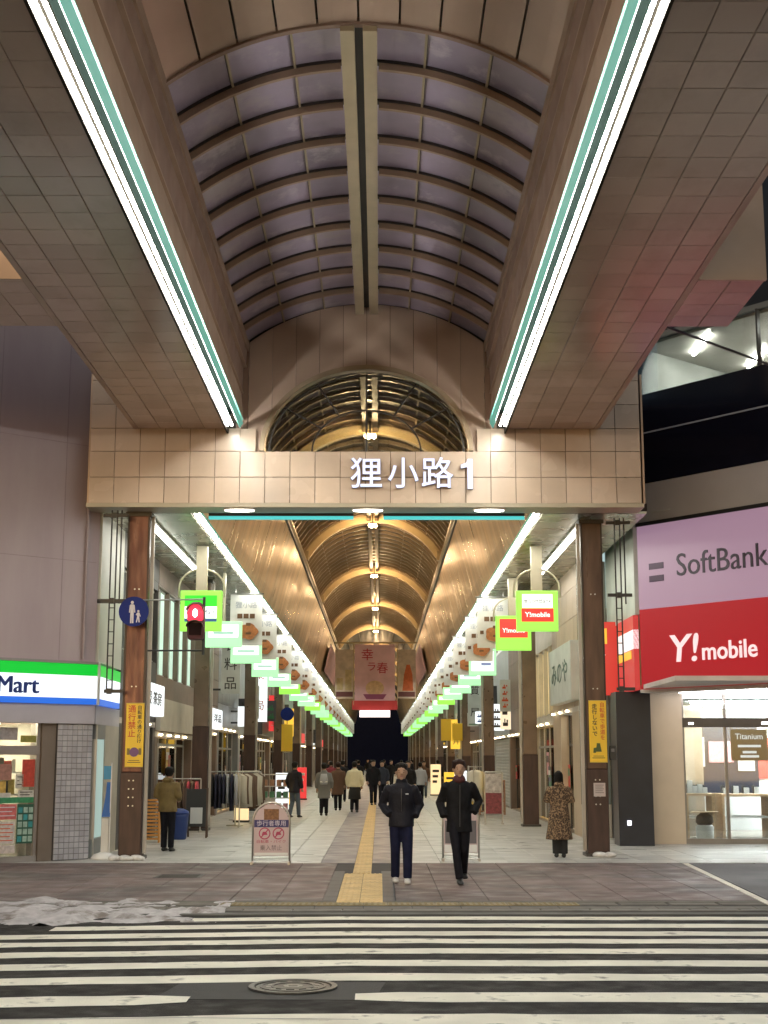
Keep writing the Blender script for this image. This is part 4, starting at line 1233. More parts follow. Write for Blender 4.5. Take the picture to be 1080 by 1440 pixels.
STONE = M('beige_stone', (0.40,0.31,0.22), 0.5, var=0.12, scale=1.2, rnd=0.1, bump=0.2)
GREYP = M('grey_panel', (0.22,0.23,0.24), 0.35, 0.2, var=0.12, rnd=0.06)
BLUEG = M('blue_grey_panel', (0.13,0.16,0.19), 0.25, 0.3, var=0.15, rnd=0.05)
DKW = M('dark_wall', (0.045,0.038,0.035), 0.5, var=0.2, rnd=0.1)
BRW = M('brown_wall', (0.16,0.11,0.08), 0.5, var=0.15, rnd=0.08)
CRW = M('cream_wall', (0.45,0.41,0.33), 0.5, var=0.12, rnd=0.06)
PALE = M('pale_rib', (0.44,0.46,0.46), 0.35, 0.2, var=0.08)
LITW = EM('lit_window', (0.62,0.85,0.70), 0.75)
LITY = EM('lit_yellow_window', (1.0,0.78,0.38), 0.9)
WSIGN = EM('white_lightbox', (0.92,0.97,1.0), 1.0)
YSIGN = EM('yellow_lightbox', (1.0,0.60,0.06), 0.9)
RSIGN = EM('red_lightbox', (0.8,0.05,0.05), 0.8)
CRSIGN = EM('cream_lightbox', (1.0,0.85,0.6), 0.8)
RDK = M('red_ink', (0.55,0.08,0.02), 0.5, var=0.02)
BLK = M('black_ink', (0.03,0.025,0.02), 0.5, var=0.02)
DSIGN = M('dark_sign', (0.05,0.05,0.06), 0.4)
GSIGN = M('pale_sign', (0.50,0.53,0.50), 0.5)
GRI = M('dark_green_ink', (0.03,0.09,0.07), 0.5)
# left row
shop(-1, 28.6, 33.2, 'dark fronted shop with white lightbox sign behind the left entrance pillar', DKW, 'white', dh=2.5, sign=(2.75,3.45,WSIGN,-0.6,0.95), sign_text='呉服 茶房', seed=1, windows=(3,4.0,5.7))
shop(-1, 33.2, 40.0, 'shop with three greenish lit upper windows behind the man in the olive jacket', BRW, 'warm', dh=2.3, windows=(4,3.75,5.85), win_m=LITW, band=(2.45,3.2,CRW), seed=2)
shop(-1, 40.0, 46.0, 'brown shop with orange lit doorway behind the clothes rack', BRW, 'gold', dh=2.5, sign=(2.7,3.3,WSIGN,-0.1,0.8), seed=3, blade=(1.5,3.8,5.6,GSIGN,'衣料品',BLK), sign_text='洋品')
shop(-1, 46.0, 53.0, 'grey clad shop with small blue white sign beyond the clothes rack', GREYP, 'warm', dh=2.7, seed=4, blade=(0.5,2.9,3.6,WSIGN,None,None))
shop(-1, 53.0, 60.0, 'pale ribbed building with a red and white blade sign on the left', PALE, 'white', ribs=0.35, seed=5, blade=(-1.2,3.2,5.6,WSIGN,'薬局',RDK))
shop(-1, 60.0, 68.0, 'brown clad shop with warm doorway, middle of the left row', BRW, 'warm', seed=6, sign=(2.8,3.4,DSIGN,-0.8,0.8), blade=(0,3.0,4.6,RSIGN,'食堂',WHITE))
shop(-1, 68.0, 77.0, 'cream walled shop with gold lit front, farther along the left row', CRW, 'gold', seed=7, windows=(4,3.6,5.5), blade=(0,2.9,4.3,YSIGN,'酒場',BLK))
shop(-1, 77.0, 87.0, 'grey shop with yellow blade sign far along the left row', GREYP, 'white', seed=8, blade=(-3,2.4,4.4,YSIGN,'居酒屋',BLK))
for k, (a, b, w_m, li, lb) in enumerate([(87,100,BRW,'warm','brown shop deep in the left row past the far pink banner'),(100,115,CRW,'warm','cream shop deep in the left row, two shops before the dark end'),(115,135,DKW,'gold','dark shop deep in the left row next to the last long block'),(135,190,BRW,'warm','last long brown block of the left row')]):
    shop(-1, a, b, lb, w_m, li, seed=10+k, goods=(b-a) < 25, sign=(2.8,3.4,WSIGN if k%2 else RSIGN,-0.3,0.3))
# right row
shop(1, 33.0, 38.4, 'beige stone shop with white sign board behind the woman in the leopard coat', STONE, 'white', X0=4.95, dh=2.9, sign=(3.15,4.55,GSIGN,-0.55,0.97), sign_text='みのや', sign_ink=GRI, seed=21, piers=1.6, shutter=None, windows=None)
shop(1, 38.4, 44.5, 'shop with bright yellow lit upper windows and orange framed entrance', CRW, 'gold', dh=2.7, windows=(5,3.0,4.9), win_m=LITY, seed=22)
shop(1, 44.5, 52.0, 'dark clad shop with glowing doorway behind the second right pillar', BRW, 'warm', seed=23)
shop(1, 52.0, 60.0, 'building with tall pale ribbed cladding on the right', PALE, 'white', ribs=0.30, seed=24, shutter=PALE)
shop(1, 60.0, 68.0, 'grey clad shop with poster doorway beyond the ribbed building', GREYP, 'warm', seed=25, blade=(1.5,3.3,5.2,GSIGN,'質屋',BLK))
shop(1, 68.0, 76.0, 'brown shop with warm glow and dark blade sign on the right', BRW, 'gold', seed=26, blade=(1.0,3.0,4.8,DSIGN,'カメラ',WHITE))
shop(1, 76.0, 86.0, 'cream shop with yellow lightbox on the right', CRW, 'warm', seed=27, sign=(2.4,3.3,YSIGN,-0.5,0.5), blade=(3,2.3,3.9,YSIGN,'牛丼',BLK))
for k, (a, b, w_m, li, lb) in enumerate([(86,98,GREYP,'white','grey shop deep in the right row past the far pink banner'),(98,115,BRW,'warm','brown shop deep in the right row, two shops before the dark end'),(115,135,CRW,'gold','cream shop deep in the right row next to the last long block'),(135,190,DKW,'warm','last long dark block of the right row')]):
    shop(1, a, b, lb, w_m, li, seed=30+k, goods=(b-a) < 25, sign=(2.8,3.4,YSIGN if k%2 else WSIGN,-0.3,0.3))
# dark block across the far street
t = thing('far_building', 'dark unlit building closing the view at the far end of the arcade', 'building', (0, 222, 0))
NAVY = M('navy_wall', (0.006,0.007,0.018), 0.8, spec=0.1)
MB().box(-30,30,0,10,0,26).build('wall', NAVY, t)
for i in range(9):
    for j in range(5):
        MB().box(-12+i*2.8,-10.4+i*2.8,-0.06,-0.01,2.5+j*3.2,4.2+j*3.2).build('window', M('far_pane',(0.006,0.007,0.018),0.8,spec=0.1), t)
t = thing('far_signal', 'tiny red traffic light glowing at the far end of the arcade', 'traffic light', (5.6, 197, 0))
MB().tube([(0,0,0),(0,0,3.4)],0.08,8).build('pole', DARK, t)
MB().ball((0,-0.3,3.4),0.22,10,8).build('red_lens', EM('far_red',(1.0,0.05,0.15),14), t, smooth=True)
MB().cham(-0.3,0.3,-0.2,0.1,3.05,3.75,0.03,'y',-1).build('housing', DARK, t)

# ================================================================== CONVENIENCE STORE (left)
PURP = M('purple_grey_render', (0.36,0.29,0.32), 0.6, var=0.12, scale=0.35, dirt=(0.42,0.36,0.38), dscale=0.5, dlo=0.4, dhi=0.7, stretch=(1,1,0.2))  # stretched dirt colour paints in the wall's soft vertical shading
store = thing('convenience_store', 'tall mauve grey building with a green white blue convenience store sign', 'building', (-5.02, 26.1, 0), RAD(40))
MB().box(-16, 0, 0.0, 0.4, 3.56, 16).build('wall', PURP, store)
MB().box(-16, -1.85, 0.0, 0.4, 2.03, 2.42).build('wall', M('store_soffit',(0.36,0.34,0.36),0.5), store)
FAS = M('store_fascia', (0.42,0.40,0.45), 0.45, var=0.06)
MB().box(-16, -0.0, -0.05, 0.4, 2.42, 2.76).build('fascia', FAS, store)
WALL_SH = M('wall_shade_line', (0.31,0.25,0.275), 0.8)  # added lines imitating soft shading bands; the wall itself is smooth
for k in range(9):
    MB().box(-0.75-1.35*k, -0.735-1.35*k, -0.004, -0.001, 3.57, 15.9).build('wall_shade_line', WALL_SH, store)
for z in (5.4, 7.6, 9.8, 12.0):
    MB().box(-15.9, -0.05, -0.007, -0.005, z, z+0.012).build('wall_shade_line', WALL_SH, store)
MB().tube([(-0.28,-0.05,3.6),(-0.28,-0.05,15)], 0.03, 8).build('rain_pipe', M('pipe_mauve', (0.30,0.25,0.27), 0.5), store)
# sign
SG = EM('store_green', (0.0,0.50,0.03), 0.85); SWt = EM('store_white', (0.88,0.93,1.0), 1.0); SBl = EM('store_blue', (0.02,0.13,0.62), 0.9)
MB().box(-16, -0.0, -0.10, 0.0, 3.29, 3.50).build('green_band', SG, store)
MB().box(-16, -0.0, -0.10, 0.0, 2.88, 3.289).build('white_band', SWt, store)
MB().box(-16, -0.0, -0.10, 0.0, 2.77, 2.879).build('blue_band', SBl, store)
MB().box(-16, -0.0, -0.13, 0.05, 3.501, 3.55).build('sign_cap', M('sign_cap',(0.25,0.23,0.24),0.5), store)
text('letter', 'FamilyMart', 0.42, M('store_navy',(0.01,0.03,0.20),0.4), store, (-1.18, -0.106, 3.07), extrude=0.004, bold=0.0, align='RIGHT')
text('letter', 'FamilyMart', 0.42, M('store_navy',(0.01,0.03,0.20),0.4), store, (-1.168, -0.108, 3.07), extrude=0.004, align='RIGHT')
text('letter', 'FamilyMart', 0.42, M('store_navy',(0.01,0.03,0.20),0.4), store, (-1.156, -0.110, 3.074), extrude=0.004, align='RIGHT')
MB().box(0.0, 0.045, -0.13, 0.03, 2.76, 3.56).build('corner_trim', M('trim_white',(0.55,0.58,0.56),0.4), store)
# side face towards the arcade (built in world aligned frame through its own angle)
a40 = RAD(40)
def w2l(X, Y):
    dx, dy = X+5.02, Y-26.1
    return (dx*math.cos(a40)+dy*math.sin(a40), -dx*math.sin(a40)+dy*math.cos(a40))
def wallseg(name, X0, Y0, X1, Y1, z0, z1, th, mat, parent=store):
    a = w2l(X0, Y0); b = w2l(X1, Y1)
    d = Vector((b[0]-a[0], b[1]-a[1])).normalized(); n_ = Vector((-d.y, d.x))*th
    return MB().prism([a, b, (b[0]+n_.x, b[1]+n_.y), (a[0]+n_.x, a[1]+n_.y)], 'z', z0, z1).build(name, mat, parent)
SIDEW = M('side_render', (0.50,0.50,0.44), 0.5, var=0.12, scale=0.6)
wallseg('side_wall', -4.98, 26.15, -5.0, 28.6, 3.56, 16, 0.3, SIDEW)
wallseg('side_wall', -4.985, 26.15, -5.0, 28.6, 2.42, 2.76, 0.3, FAS)
for nm_, z0, z1, mt in (('green_band',3.29,3.50,SG),('white_band',2.88,3.289,SWt),('blue_band',2.77,2.879,SBl)):
    wallseg(nm_, -4.93, 26.2, -4.95, 28.3, z0, z1, 0.09, mt)
wallseg('side_wall', -5.0, 27.2, -5.0, 28.6, 0, 2.42, 0.3, CRW)
wallseg('side_window_frame', -4.99, 26.35, -5.0, 26.45, 0, 2.42, 0.1, STEEL)
wallseg('side_window', -5.02, 26.45, -5.02, 27.2, 0.35, 2.15, 0.03, EM('side_lit_pane',(0.45,0.62,0.58),0.55))
wallseg('side_sill', -5.0, 26.3, -5.0, 27.2, 0, 0.34, 0.15, M('sill_grey',(0.3,0.32,0.32),0.5))
wallseg('side_wall', -5.0, 26.3, -5.0, 27.2, 2.15, 2.42, 0.2, GREYP)
# tiled column: real small tiles
GROUT = M('dark_grout', (0.07,0.07,0.08), 0.8)
MB().box(-0.70, -0.0, 0.015, 0.5, 0, 2.42).build('column_core', GROUT, store)
STL = M('small_white_tile', (0.36,0.36,0.40), 0.2, var=0.12, scale=3, rnd=0.10, spec=0.6)
cm_ = MB().cham(-0.046, 0.046, 0.0, 0.02, -0.046, 0.046, 0.006, 'y', -1).mesh('column_tile', STL)
for i in range(7):
    for j in range(24):
        put('column_tile', cm_, store, (-0.65+i*0.1, 0.0, 0.06+j*0.1), rot=(rng.uniform(-.03,.03), 0, rng.uniform(-.03,.03)))
MB().box(-0.98, -0.71, 0.05, 0.5, 0, 2.42).build('door_jamb', M('jamb_brown',(0.20,0.16,0.13),0.4,0.3), store)
# interior
MB().box(-6, -0.1, 3.4, 3.5, 0, 2.9).build('back_wall', M('store_inner',(0.55,0.5,0.42),0.6), store)
MB().box(-6, -0.7, 0.5, 3.4, -0.04, 0.015).build('floor', M('store_floor',(0.5,0.48,0.44),0.3), store)
MB().box(-6, -0.2, 0.4, 3.4, 2.45, 2.5).build('ceiling', M('store_ceiling',(0.6,0.57,0.5),0.5), store)
MB().box(-0.72, -0.68, 0.5, 3.4, 0, 2.45).build('partition', M('store_inner',(0.55,0.5,0.42),0.6), store)
for x in (-4.5, -3.0, -1.6):
    MB().box(x-0.1, x+0.1, 0.7, 3.2, 2.40, 2.44).build('ceiling_lamp', EM('store_lamp',(1.0,0.86,0.62),45), store)
r = random.Random(3)
for row in range(2):
    yb = 1.1 + row*1.1
    for zz in (0.35, 0.75, 1.15, 1.55):
        MB().box(-4.6, -0.8, yb, yb+0.4, zz-0.025, zz).build('shelf', WHITE, store)
        x = -4.5; ms_ = {}
        while x < -0.95:
            w = r.uniform(0.06, 0.16); mi = r.randrange(8)
            ms_.setdefault(mi, MB()).box(x, x+w-0.012, yb+0.04, yb+0.32, zz+0.001, zz+r.uniform(0.12, 0.3)); x += w
        for mi, mm in ms_.items(): mm.build('goods', GOODS[mi], store)
# glass front with posters
MB().box(-5, -0.99, 0.14, 0.146, 0.1, 2.40).build('glass', CLEAR, store)
FR = M('door_frame_grey', (0.32,0.28,0.26), 0.35, 0.4)
for x in (-1.02, -1.86, -2.8): MB().box(x-0.03, x+0.03, 0.1, 0.18, 0, 2.42).build('door_frame', FR, store)
MB().box(-5, -0.99, 0.09, 0.19, 1.86, 2.02).build('door_header', FR, store)
MB().box(-5, -0.99, 0.08, 0.2, 0.0, 0.10).build('threshold', M('threshold_grey',(0.25,0.23,0.22),0.4), store)
def sticker(x0, x1, z0, z1, col, name='poster', rows=0, ink=None):
    nmm = 'print_%d_%d_%d' % tuple(int(c*100) for c in col)
    p = MB().box(x0, x1, 0.128, 0.132, z0, z1).build(name, M(nmm, col, 0.5, var=0.25, scale=16), store)
    if rows:
        m = MB()
        for k in range(rows):
            z = z1 - (z1-z0)*(k+0.7)/(rows+0.6)
            m.box(x0+0.03, x1-0.03-0.05*(k % 2), 0.125, 0.127, z-0.008, z+0.008)
        m.build('print', ink or BLK, p)
sticker(-1.80,-1.40,0.32,0.70,(0.5,0.46,0.44),rows=5,ink=RDK); sticker(-1.80,-1.38,0.74,1.0,(0.5,0.12,0.12),rows=3,ink=SW)
sticker(-1.80,-1.06,1.02,1.12,(0.04,0.22,0.10)); sticker(-1.80,-1.38,0.16,0.30,(0.5,0.44,0.42))
sticker(-1.42,-1.27,1.28,1.52,(0.5,0.48,0.42),rows=3); sticker(-1.30,-1.06,1.3,1.78,(0.42,0.05,0.03)); sticker(-1.78,-1.6,1.2,1.4,(0.5,0.33,0.08))
sticker(-1.36,-1.06,1.12,1.24,(0.5,0.48,0.44),rows=2); sticker(-1.72,-1.5,1.12,1.2,(0.45,0.43,0.4)); sticker(-1.76,-1.5,1.42,1.7,(0.3,0.15,0.12)); 
sticker(-1.36,-1.06,2.08,2.2,(0.25,0.24,0.05)); sticker(-1.76,-1.42,2.12,2.34,(0.33,0.3,0.3))
for i in range(3):
    for j in range(5):
        sticker(-1.34+i*0.10, -1.262+i*0.10, 0.35+j*0.125, 0.445+j*0.125, (0.30,0.42,0.36) if (i+j)%4 else (0.04,0.25,0.27), name='price_card')
MB().box(-1.36,-1.04,0.134,0.139,0.32,1.0).build('card_backing', M('backing_green',(0.02,0.08,0.05),0.5), store)
# nobori style blue flag with white base
t = thing('advert_flag', 'slim blue advertising flag on a white base between the tiled column and the left pillar', 'flag', (-4.74, 26.1, 0))
MB().tube([(0.09,0,0.1),(0.09,0,1.72)], 0.012, 6).build('pole', WHITE, t)
m = MB(); N = 12
for i in range(N):
    f = lambda q: 0.04*math.sin(q*7)
    za, zb = 0.75+0.62*i/N, 0.75+0.62*(i+1)/N
    sh = lambda z: (z-0.75)*0.12
    m.quad((-0.06+sh(za),f(za),za),(0.09,f(za)*0.5,za),(0.09,f(zb)*0.5,zb),(-0.06+sh(zb),f(zb),zb))
m.build('cloth', M('flag_blue',(0.03,0.12,0.38),0.6,var=0.2), t)
MB().box(-0.05,0.09,-0.01,0.0,1.42,1.66).build('blue_tag', M('flag_cyan',(0.05,0.22,0.38),0.6,var=0.2), t)
MB().box(-0.06,0.07,-0.02,0.03,0.1,0.72).build('board', M('flag_board',(0.55,0.54,0.5),0.5,var=0.1), t)
MB().loft([(0,0,z) for z in (0.0,0.03,0.09,0.13)], [(0.24,0.18),(0.24,0.18),(0.18,0.13),(0.05,0.05)], 18).build('base', WHITE, t, smooth=True)

# ================================================================== PHONE SHOP (right)
PA = math.atan2(-2.3, 1.91)
ps = thing('phone_shop', 'dark glass building with lavender and red phone shop sign above a bright showroom', 'building', (5.67, 29.2, 0), PA)
LAV = EM('lavender_face', (0.40,0.24,0.35), 0.62, (0.2,0.15,0.18)); REDF = EM('red_face', (0.36,0.002,0.008), 0.75, (0.16,0.004,0.008))
MB().box(0, 9, 0, 0.35, 4.855, 6.60).build('upper_sign', LAV, ps)
MB().box(0, 9, 0, 0.35, 3.20, 4.85).build('red_sign', REDF, ps)
MB().box(-0.02, 9, -0.02, 0.4, 3.13, 3.195).build('sign_edge', M('sign_edge',(0.5,0.44,0.42),0.4), ps)
MB().box(-0.02, 9, -0.02, 0.4, 6.605, 6.68).build('sign_edge', BLACK, ps)
SBI = M('charcoal_ink', (0.06,0.05,0.07), 0.4)
MB().box(0.30, 0.68, -0.012, -0.001, 5.66, 5.79).box(0.30, 0.68, -0.012, -0.001, 5.40, 5.53).build('logo_bar', M('mauve_ink',(0.09,0.05,0.10),0.4), ps)
text('letter', 'SoftBank', 0.66, SBI, ps, (1.00, -0.012, 5.66), extrude=0.01, bold=0.0, align='LEFT', maxw=2.2)
YMI = EM('pink_white_letter', (0.95,0.72,0.74), 0.75)
text('letter', 'Y!', 0.78, YMI, ps, (0.72, -0.012, 3.96), extrude=0.01, bold=0.008, align='LEFT', shear=0.12, maxw=0.72)
text('letter', 'mobile', 0.50, YMI, ps, (1.56, -0.012, 3.88), extrude=0.01, bold=0.006, align='LEFT', maxw=1.3)
MB().box(0, 9, 0.02, 0.5, 6.68, 7.5).build('grey_band', M('grey_fascia', (0.5,0.48,0.48), 0.4, 0.2, var=0.12, scale=0.6), ps)
MB().box(0.0, 9, 0.01, 0.5, 7.505, 9.43).build('black_glass', M('black_glazing', (0.008,0.008,0.016), 0.12, spec=0.6), ps)
MB().box(0.0, 9, -0.01, 0.012, 8.57, 8.60).build('pale_line', M('pale_line',(0.35,0.35,0.38),0.4), ps)
MB().box(0.4, 0.9, -0.01, 0.018, 6.86, 6.89).build('plate', M('plate_pale',(0.5,0.5,0.48),0.4), ps)
# upper lit floor
MB().box(0, 9, 0.3, 0.5, 10.62, 14).build('upper_wall', M('black_panel',(0.012,0.012,0.014),0.3), ps)
MB().box(0.0, 9, 0.06, 0.5, 10.60, 10.72).build('upper_rail', M('rail_grey',(0.16,0.17,0.17),0.4), ps)
MB().box(0, 9, 0.10, 0.11, 9.44, 10.6).build('upper_glass', GLASS('upper_glass',(0.78,0.80,0.77),0.06,0.02), ps)
MB().box(0, 9, 0.2, 5.4, 10.55, 10.6).build('upper_ceiling', M('upper_ceiling',(0.62,0.60,0.56),0.35), ps)
MB().box(0, 9, 5.3, 5.4, 9.3, 10.6).build('upper_back', M('upper_back',(0.45,0.45,0.38),0.5), ps)
MB().box(0.0, 0.03, 0.15, 5.4, 9.3, 10.6).build('upper_side', M('upper_side',(0.5,0.52,0.50),0.4), ps)
MB().box(0, 9, 0.2, 5.4, 9.25, 9.3).build('upper_floor', M('upper_ceiling',(0.62,0.60,0.56),0.35), ps)
MB().box(3.18, 3.22, 0.0, 0.1, 9.44, 10.6).build('mullion', DARK, ps)
aP = PA
def p2l(X, Y):
    dx, dy = X-5.67, Y-29.2
    return (dx*math.cos(aP)+dy*math.sin(aP), -dx*math.sin(aP)+dy*math.cos(aP))
def pbox(name, X0, X1, Y0, Y1, z0, z1, mat, parent=None):
    pts = [p2l(X0,Y0), p2l(X1,Y0), p2l(X1,Y1), p2l(X0,Y1)]
    return MB().prism(pts, 'z', z0, z1).build(name, mat, parent or ps)
for X_, Y_ in ((7.13,28.95),(7.13,31.4),(8.6,27.6),(8.6,30.0)):
    pbox('ceiling_tube', X_-0.03, X_+0.03, Y_-0.72, Y_+0.72, 10.49, 10.53, EM('upper_tube',(1.0,1.0,0.95),60))
GRW = M('showroom_grey', (0.33,0.33,0.33), 0.5)
# side facing the arcade
pbox('side_red_sign', 5.55, 5.66, 29.3, 31.3, 3.2, 4.75, EM('side_red',(0.45,0.03,0.03),0.9))
pbox('side_white_sign', 5.54, 5.66, 29.3, 31.3, 4.05, 4.45, EM('side_white',(0.85,0.8,0.8),0.9))
pbox('side_yellow_sign', 5.535, 5.66, 29.6, 31.3, 3.86, 4.03, EM('side_yellow',(0.9,0.5,0.05),0.8))
pbox('side_wall', 5.6, 5.9, 29.3, 33.0, 4.76, 16, M('side_pale_wall',(0.45,0.50,0.45),0.4))
pbox('navy_column', 5.25, 5.98, 29.95, 30.6, 0, 3.19, M('navy_column',(0.018,0.022,0.035),0.3,0.3,var=0.2))
pbox('navy_return', 5.6, 5.7, 30.6, 33.0, 0, 3.19, M('navy_column',(0.018,0.022,0.035),0.3,0.3,var=0.2))
pbox('small_light', 5.42, 5.5, 29.90, 29.945, 0.42, 0.52, EM('small_lamp',(0.9,0.9,1.0),2.0))
pbox('beige_wall', 6.0, 6.78, 30.6, 31.0, 0, 3.2, M('beige_wall',(0.52,0.45,0.35),0.45,var=0.06))
pbox('canopy_soffit', 5.7, 16, 26.0, 30.9, 3.21, 3.3, M('soffit_white',(0.6,0.55,0.53),0.4))
for y in (29.9, 28.9):
    pbox('soffit_tube', 6.6, 12, y, y+0.06, 3.15, 3.20, EM('soffit_tube',(1.0,0.95,0.93),14))
pbox('showroom_floor', 6.78, 16, 30.65, 36, -0.03, 0.03, M('showroom_floor',(0.5,0.47,0.42),0.25))
pbox('showroom_ceiling', 6.7, 16, 30.8, 36, 3.05, 3.15, M('showroom_ceiling',(0.6,0.62,0.6),0.4))
pbox('showroom_back', 6.7, 16, 35.9, 36, 0, 3.1, WHITE)
pbox('showroom_side', 6.7, 6.8, 30.9, 36, 0, 3.1, WHITE)
pbox('feature_wall', 7.55, 9.4, 34.4, 34.5, 0.9, 2.55, M('feature_purple',(0.02,0.02,0.035),0.4,var=0.15))
for a, b, c, d in ((7.2,12,31.6,31.66),(7.6,13,33.0,33.06),(8.2,13,34.6,34.66)):
    pbox('ceiling_tube', a, b, c, d, 3.0, 3.045, EM('show_tube',(1.0,1.0,0.97),190))
for k, (a, b, z0, z1) in enumerate(((7.7,8.1,1.6,2.3),(8.2,8.8,1.7,2.2),(8.9,9.3,1.5,2.35))):
    pbox('wall_poster', a, b, 34.36, 34.39, z0, z1, GOODS[(3,7,3)[k]])
for k, (a, b) in enumerate(((9.6,10.6),(10.8,11.8))):
    pbox('wall_poster', a, b, 35.85, 35.89, 1.3, 2.3, GOODS[(0,4)[k]])
pbox('counter', 9.3, 11.5, 32.8, 33.4, 0.03, 1.05, M('counter_white', (0.6,0.6,0.58), 0.4))
# glazing
GF = M('glazing_frame', (0.22,0.21,0.20), 0.3, 0.7)
for x in (6.80, 7.72, 8.75, 9.8): pbox('glazing_frame', x-0.03, x+0.03, 30.66, 30.74, 0, 3.18, GF)
pbox('door_header', 6.78, 12, 30.62, 30.76, 2.46, 2.66, M('header_dark',(0.06,0.055,0.05),0.3,0.5))
pbox('header_lamp', 6.92, 7.02, 30.60, 30.615, 2.52, 2.56, EM('header_lamp',(1,0.95,0.85),6))
pbox('header_lamp', 8.5, 8.68, 30.60, 30.615, 2.52, 2.57, EM('header_lamp',(1,0.95,0.85),6))
pbox('bottom_rail', 6.78, 12, 30.63, 30.75, 0.0, 0.11, GF)
pbox('glass', 6.8, 12, 30.69, 30.70, 0.1, 3.18, CLEAR)
# window poster inside, text as in the photograph
pst = pbox('window_poster', 7.86, 8.66, 30.80, 30.82, 1.75, 2.42, M('poster_grey',(0.10,0.10,0.14),0.5,var=0.1))
pc = p2l(8.26, 30.79)
text('letter', 'Titanium', 0.17, SWt, pst, (pc[0], pc[1], 2.26), rot=(RAD(90),0,-PA), extrude=0.001, bold=0.001)
for k, (w, z) in enumerate(((0.5,2.06),(0.3,1.93),(0.4,1.84))):
    a0 = p2l(8.26-w/2, 30.795); a1 = p2l(8.26+w/2, 30.795); a2 = p2l(8.26+w/2, 30.79); a3 = p2l(8.26-w/2, 30.79)
    MB().prism([a0,a1,a2,a3],'z',z-0.025,z+0.025).build('poster_line', SWt, pst)
WOOD = M('pale_wood', (0.50,0.34,0.20), 0.45, var=0.15, scale=4, stretch=(1,1,8))
def table(x0, x1, y0, y1, h, label):
    t = thing('display_table', label, 'table', ((x0+x1)/2, (y0+y1)/2, 0.03))
    a, b = (x1-x0)/2, (y1-y0)/2
    MB().cham(-a, a, -b, b, h-0.06, h, 0.01).build('tabletop', WOOD, t)
    MB().box(-a, -a+0.06, -b, b, 0, h-0.061).build('side_panel', WOOD, t); MB().box(a-0.06, a, -b, b, 0, h-0.061).build('side_panel', WOOD, t)
    MB().box(-a+0.061, a-0.061, -b+0.05, b-0.05, h*0.45, h*0.45+0.04).build('shelf', WHITE, t)
    r = random.Random(int(x0*10)); m = MB(); m2 = MB()
    for k in range(4):
        x = -a+0.08+k*(2*a-0.2)/4
        m.box(x, x+0.1, -b+0.1, -b+0.2, h+0.001, h+r.uniform(0.1,0.3)); m2.box(x+0.02, x+0.1, 0.0, 0.08, h+0.001, h+0.18)
    m.build('phone_box', WHITE, t); m2.build('phone_stand', BLACK, t)
table(7.08, 7.72, 31.9, 32.5, 1.0, 'wooden display table with white shelf just inside the left glass door of the showroom')
table(7.95, 9.1, 32.2, 33.0, 0.98, 'wider wooden display table under the grey window poster in the showroom')
t = thing('floor_display', 'low round stand with a dark rimmed top and white basket behind the showroom door', 'display stand', (7.33, 31.25, 0.03))
MB().loft([(0,0,z) for z in (0,0.04,0.3,0.34)], [(0.17,0.14),(0.19,0.16),(0.2,0.17),(0.16,0.13)], 16).build('basket', WHITE, t, smooth=True)
MB().loft([(0,0,z) for z in (0.341,0.4,0.52,0.6)], [(0.14,0.1),(0.2,0.13),(0.18,0.12),(0.08,0.06)], 16).build('top', M('dark_brown_cloth',(0.10,0.06,0.03),0.8,var=0.4,scale=20), t, smooth=True)
MB().cham(-0.28,0.28,-0.1,0.1,0.60,0.63,0.01).build('tray', WOOD, t)
# projecting red sign beyond the right pillar
t = thing('projecting_sign', 'red projecting sign with yellow block between the right pillar and the navy column', 'sign', (5.35, 31.9, 3.2))
MB().cham(-0.32,0.32,-0.1,0.1,0,1.65,0.015,'y',-1).build('box', EM('projecting_red',(0.55,0.04,0.03),0.85), t)
MB().box(-0.2,0.05,-0.11,-0.101,1.15,1.5).build('yellow_panel', EM('side_yellow',(0.9,0.5,0.05),0.8), t)
text('letter', '全', 0.34, WHITE, t, (-0.15,-0.106,0.85), extrude=0.002); text('letter', '国', 0.34, WHITE, t, (-0.15,-0.106,0.45), extrude=0.002)
t = thing('front_wall', 'narrow grey green glazed front between the stone shop and the navy column', 'wall', (5.25, 33.0, 0))
MB().box(-0.32,0.34,0,0.2,0.75,6.4).build('wall', M('glazed_green',(0.20,0.24,0.23),0.25,0.2,var=0.3,scale=1.0,stretch=(3,1,0.4)), t)
MB().box(-0.32,0.34,-0.03,0.2,0,0.74).build('plinth', M('plinth_pale',(0.46,0.42,0.36),0.5), t)
for x in (-0.18, 0.02, 0.2): MB().box(x-0.015,x+0.015,-0.02,0,0.75,6.4).build('mullion', STEEL, t)

